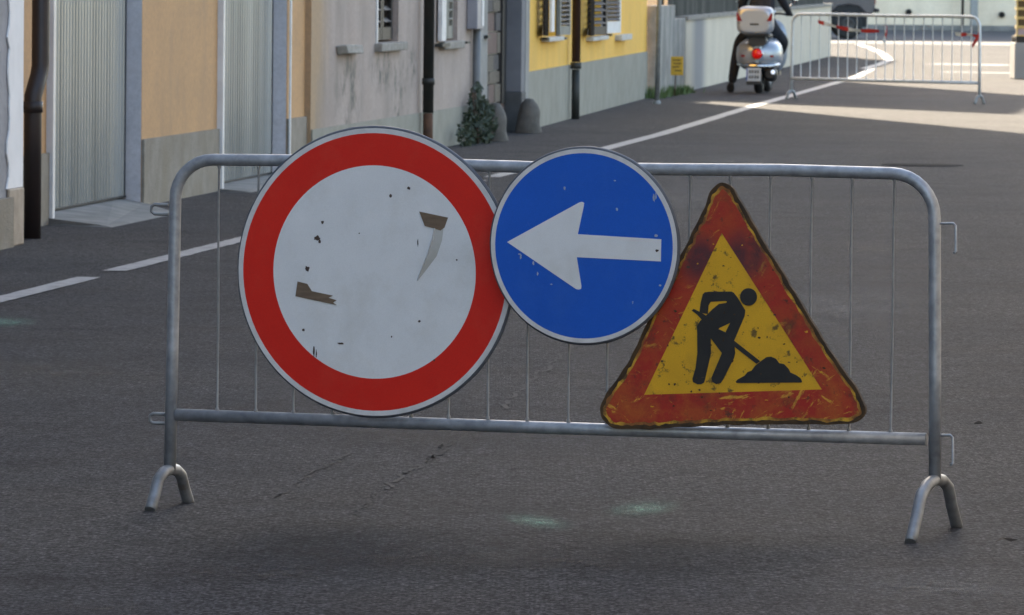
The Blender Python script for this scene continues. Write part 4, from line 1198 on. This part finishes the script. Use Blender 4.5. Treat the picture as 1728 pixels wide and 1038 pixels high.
# ------------------------------------------------------------------ scooter and rider (local y forward, origin under the rear wheel)
SY = R(-7)
SL = Vector((3.37, 89.0, 0))
sco = empty('scooter', SL, SY)
tag(sco, 'silver motor scooter with top box and lit red tail lamp seen from behind', 'scooter')
def wheel(y, turn=0.):
    t_ = MB().lathe([(.13, -.055), (.19, -.062), (.225, -.045), (.235, 0), (.225, .045), (.19, .062), (.13, .055), (.13, -.055)], axis='x', n=28).build('tyre', 'black_rubber', sco, (0, y, .235), turn)
    MB().lathe([(.001, -.035), (.05, -.045), (.11, -.035), (.129, -.05), (.129, .05), (.11, .035), (.001, .045)], axis='x', n=20).build('rim', 'silver', t_)
wheel(0); wheel(1.34, R(-6))
body = MB().loft([(0, -.36, .53, .07, .05, 2.2), (0, -.345, .53, .14, .12, 2.4), (0, -.30, .53, .22, .17, 2.6), (0, -.20, .53, .285, .20, 2.7), (0, -.05, .53, .315, .225, 2.7), (0, .15, .53, .315, .24, 2.7), (0, .38, .54, .29, .24, 2.7), (0, .58, .55, .22, .21, 2.6), (0, .70, .55, .13, .16, 2.4)], 28).build('body', 'silver', sco)
MB().loft([(0, -.372, .55, .045, .13, 2.5), (0, -.355, .60, .06, .14, 2.5), (0, -.28, .68, .075, .07, 2.5)], 16).build('tail_panel', 'silver', body)
MB().lathe([(.001, -.412), (.05, -.408), (.070, -.39), (.072, -.36)], axis='y', n=24, c=(-.0, 0, .545)).build('tail_lamp', 'lamp_red', sco)
MB().lathe([(.074, -.395), (.082, -.39), (.082, -.355)], axis='y', n=24, c=(-.0, 0, .545)).build('lamp_ring', 'chrome', sco)
MB().tube([(-.27, -.20, .40), (-.2, -.31, .385), (-.1, -.365, .38), (.0, -.38, .38), (.1, -.365, .38), (.2, -.31, .385), (.29, -.20, .40)], .022, 10).build('bumper_trim', 'chrome', sco)
for sx in (-1, 1):
    MB().box(sx * .19 - .035, sx * .19 + .035, -.325, -.305, .50, .53).build('badge', 'refl_red', sco)
MB().loft([(0, -.26, .77, .10, .03, 2.5), (0, -.2, .785, .16, .05, 2.6), (0, .1, .79, .17, .055, 2.6), (0, .5, .78, .16, .05, 2.6), (0, .68, .74, .09, .04, 2.4)], 18).build('seat', 'black_plastic', sco)
rk = MB()
for x in (-.11, .11): rk.tube([(x, -.05, .80), (x, -.30, .80), (x * .9, -.42, .79)], .012, 8)
rk.box(-.17, .17, -.50, -.12, .795, .812)
rk.loft([(0, -.40, .72, .12, .07, 3), (0, -.30, .73, .13, .07, 3), (0, -.18, .74, .13, .06, 3)], 14)
rk.build('rack', 'black_plastic', sco)
tb = MB().loft([(0, -.53, .985, .19, .14, 4.), (0, -.52, .985, .228, .172, 4.2), (0, -.47, .995, .248, .188, 4.6), (0, -.25, 1.00, .252, .192, 4.6), (0, -.10, 1.0, .225, .175, 4.), (0, -.06, .99, .17, .13, 3.)], 32).build('top_box', 'silver', sco, (-.03, 0, .01))
MB().box(-.22, .22, -.528, -.50, .955, .966).build('box_seam', 'black_plastic', tb)
MB().box(-.06, .06, -.536, -.525, .93, .955).build('latch', 'black_plastic', tb)
for sx in (-1, 1):
    MB().poly([(sx * .232, 1.10), (sx * .165, .985), (sx * .225, .982), (sx * .244, 1.0), (sx * .246, 1.09)], -.535, -.49).build('reflector', 'refl_red', tb)
MB().poly([(-.10, .172), (.10, .172), (.10, .352), (-.10, .352)], -.388, -.382).build('number_plate', 'plate', sco, (-.045, 0, 0))
np_ = [c for c in sco.children if c.name.startswith('number_plate')][0]
MB().box(-.098, -.08, -.391, -.3885, .178, .346).build('plate_band', 'plate_blue', np_)
for i, x in enumerate((-.06, -.025, .015, .05)):
    MB().box(x, x + .022, -.391, -.3885, .28, .325).build('plate_letter', 'black_plastic', np_)
    MB().box(x, x + .022, -.391, -.3885, .205, .25).build('plate_letter', 'black_plastic', np_)
bevel(MB().hexa([(-.15, -.375, .12), (.07, -.375, .12), (.07, -.355, .12), (-.15, -.355, .12)], [(-.12, -.379, .42), (.06, -.379, .42), (.06, -.34, .42), (-.12, -.34, .42)]).build('mudguard', 'black_plastic', sco), .01)
MB().loft([(.17, -.28, .27, .05, .05, 2.2), (.17, -.26, .27, .085, .095, 2.3), (.17, .0, .26, .09, .10, 2.4), (.16, .2, .25, .07, .08, 2.2)], 16).build('exhaust', 'black_plastic', sco)
MB().tube([(.20, -.27, .29), (.22, -.36, .30)], .03, 12).build('exhaust_tip', 'chrome', sco)
MB().box(-.22, .22, .66, 1.05, .24, .30).build('footboard', 'black_plastic', sco)
MB().loft([(0, 1.02, .62, .26, .34, 3.), (0, 1.06, .64, .30, .38, 3.), (0, 1.13, .66, .24, .36, 2.6), (0, 1.2, .66, .08, .30, 2.2)], 24).build('leg_shield', 'silver', sco)
MB().loft([(0, 1.12, .42, .07, .06, 2.4), (0, 1.3, .48, .085, .07, 2.4), (0, 1.5, .40, .06, .05, 2.2)], 14).build('front_mudguard', 'silver', sco)
MB().tube([(0, 1.1, .9), (0, 1.05, 1.08)], .05, 12).loft([(0, .98, 1.09, .10, .05, 2.4), (0, 1.06, 1.10, .14, .07, 2.4), (0, 1.16, 1.1, .09, .07, 2.2)], 16).build('headset', 'silver', sco)
MB().tube([(-.36, .98, 1.07), (-.2, 1.03, 1.09), (.2, 1.03, 1.09), (.36, .98, 1.07)], .015, 10).build('handlebar', 'black_plastic', sco)
for sx in (-1, 1):
    MB().tube([(sx * .26, 1.02, 1.09), (sx * .33, 1.04, 1.2), (sx * .38, 1.05, 1.26)], .007, 8).build('mirror_stalk', 'chrome', sco)
    MB().lathe([(.001, -.028), (.05, -.026), (.058, -.01), (.04, .012), (.001, .016)], axis='y', n=20, c=(sx * .385, 1.05, 1.285)).build('mirror', 'chrome', sco)

# rider: one skinned body, helmet and shoes as children
def rider():
    J = {'pelvis': ((0, .30, .93), .155, .12), 'waist': ((0, .33, 1.06), .18, .12), 'chest': ((0, .38, 1.26), .215, .14), 'neckb': ((0, .43, 1.46), .10, .085), 'neck': ((0, .45, 1.54), .055, .055), 'headm': ((0, .47, 1.63), .085, .095), 'headt': ((0, .475, 1.74), .07, .085)}
    for sx, n in ((-1, 'l'), (1, 'r')):
        J['hip' + n] = ((sx * .13, .36, .90), .105, .10)
        J['knee' + n] = ((sx * (.33 if sx < 0 else .29), .62, .70), .085, .085)
        J['calf' + n] = ((sx * .375, .54, .42), .078, .078) if sx < 0 else ((.22, .80, .55), .062, .062)
        J['ankle' + n] = ((sx * .42, .48, .12), .06, .06) if sx < 0 else ((.16, .84, .38), .046, .046)
        J['sh' + n] = ((sx * .20, .41, 1.42), .075, .075)
        J['elb' + n] = ((sx * .30, .56, 1.20), .06, .06)
        J['wri' + n] = ((sx * .34, .88, 1.10), .038, .038)
        J['hand' + n] = ((sx * .335, .96, 1.09), .042, .03)
    E_ = [('pelvis', 'waist'), ('waist', 'chest'), ('chest', 'neckb'), ('neckb', 'neck'), ('neck', 'headm'), ('headm', 'headt')]
    for n in 'lr':
        E_ += [('pelvis', 'hip' + n), ('hip' + n, 'knee' + n), ('knee' + n, 'calf' + n), ('calf' + n, 'ankle' + n), ('neckb', 'sh' + n), ('sh' + n, 'elb' + n), ('elb' + n, 'wri' + n), ('wri' + n, 'hand' + n)]
        for f in range(4):
            sx = -1 if n == 'l' else 1
            J['f%d%s' % (f, n)] = ((sx * (.335 + (f - 1.5) * .021), 1.015, 1.085), .011, .011)
            J['g%d%s' % (f, n)] = ((sx * (.335 + (f - 1.5) * .021), 1.02, 1.055), .010, .010)
            E_ += [('hand' + n, 'f%d%s' % (f, n)), ('f%d%s' % (f, n), 'g%d%s' % (f, n))]
        J['th' + n] = ((sx * .29, .97, 1.065), .012, .012)
        E_ += [('wri' + n, 'th' + n)]
    names = list(J)
    me = bpy.data.meshes.new('person')
    me.from_pydata([J[n][0] for n in names], [(names.index(a), names.index(c)) for a, c in E_], [])
    o = bpy.data.objects.new('person', me)
    COL.objects.link(o)
    o.location = SL + Vector((0, 0, 0)); o.rotation_euler = (0, 0, SY)
    sk = o.modifiers.new('skin', 'SKIN')
    me.skin_vertices.new() if not me.skin_vertices else None
    for i, n in enumerate(names):
        v = me.skin_vertices[0].data[i]
        v.radius = (J[n][1], J[n][2]); v.use_root = (n == 'pelvis')
    sk.use_smooth_shade = True
    ss = o.modifiers.new('subsurf', 'SUBSURF'); ss.levels = 1; ss.render_levels = 2
    me.materials.append(M['cloth_navy'])
    return o
person = rider()
tag(person, 'rider in dark navy clothes sitting on the silver scooter with a foot down', 'person')
MB().lathe([(.13, -.12), (.142, -.04), (.14, .04), (.12, .11), (.075, .155), (.001, .17)], n=24, c=(0, .475, 1.67)).build('helmet', 'helmet', person)
MB().loft([(.15, .74, .345, .035, .03, 2.4), (.15, .79, .355, .045, .05, 2.6), (.15, .9, .345, .05, .042, 2.6), (.15, 1.0, .335, .04, .032, 2.4)], 16).build('shoe', 'cloth_black', person)
for sx in (-1,):
    MB().loft([(sx * .425, .38, .055, .04, .04, 2.4), (sx * .43, .43, .07, .052, .068, 2.6), (sx * .44, .54, .06, .056, .056, 2.6), (sx * .455, .66, .04, .045, .037, 2.4)], 16).build('shoe', 'cloth_black', person)
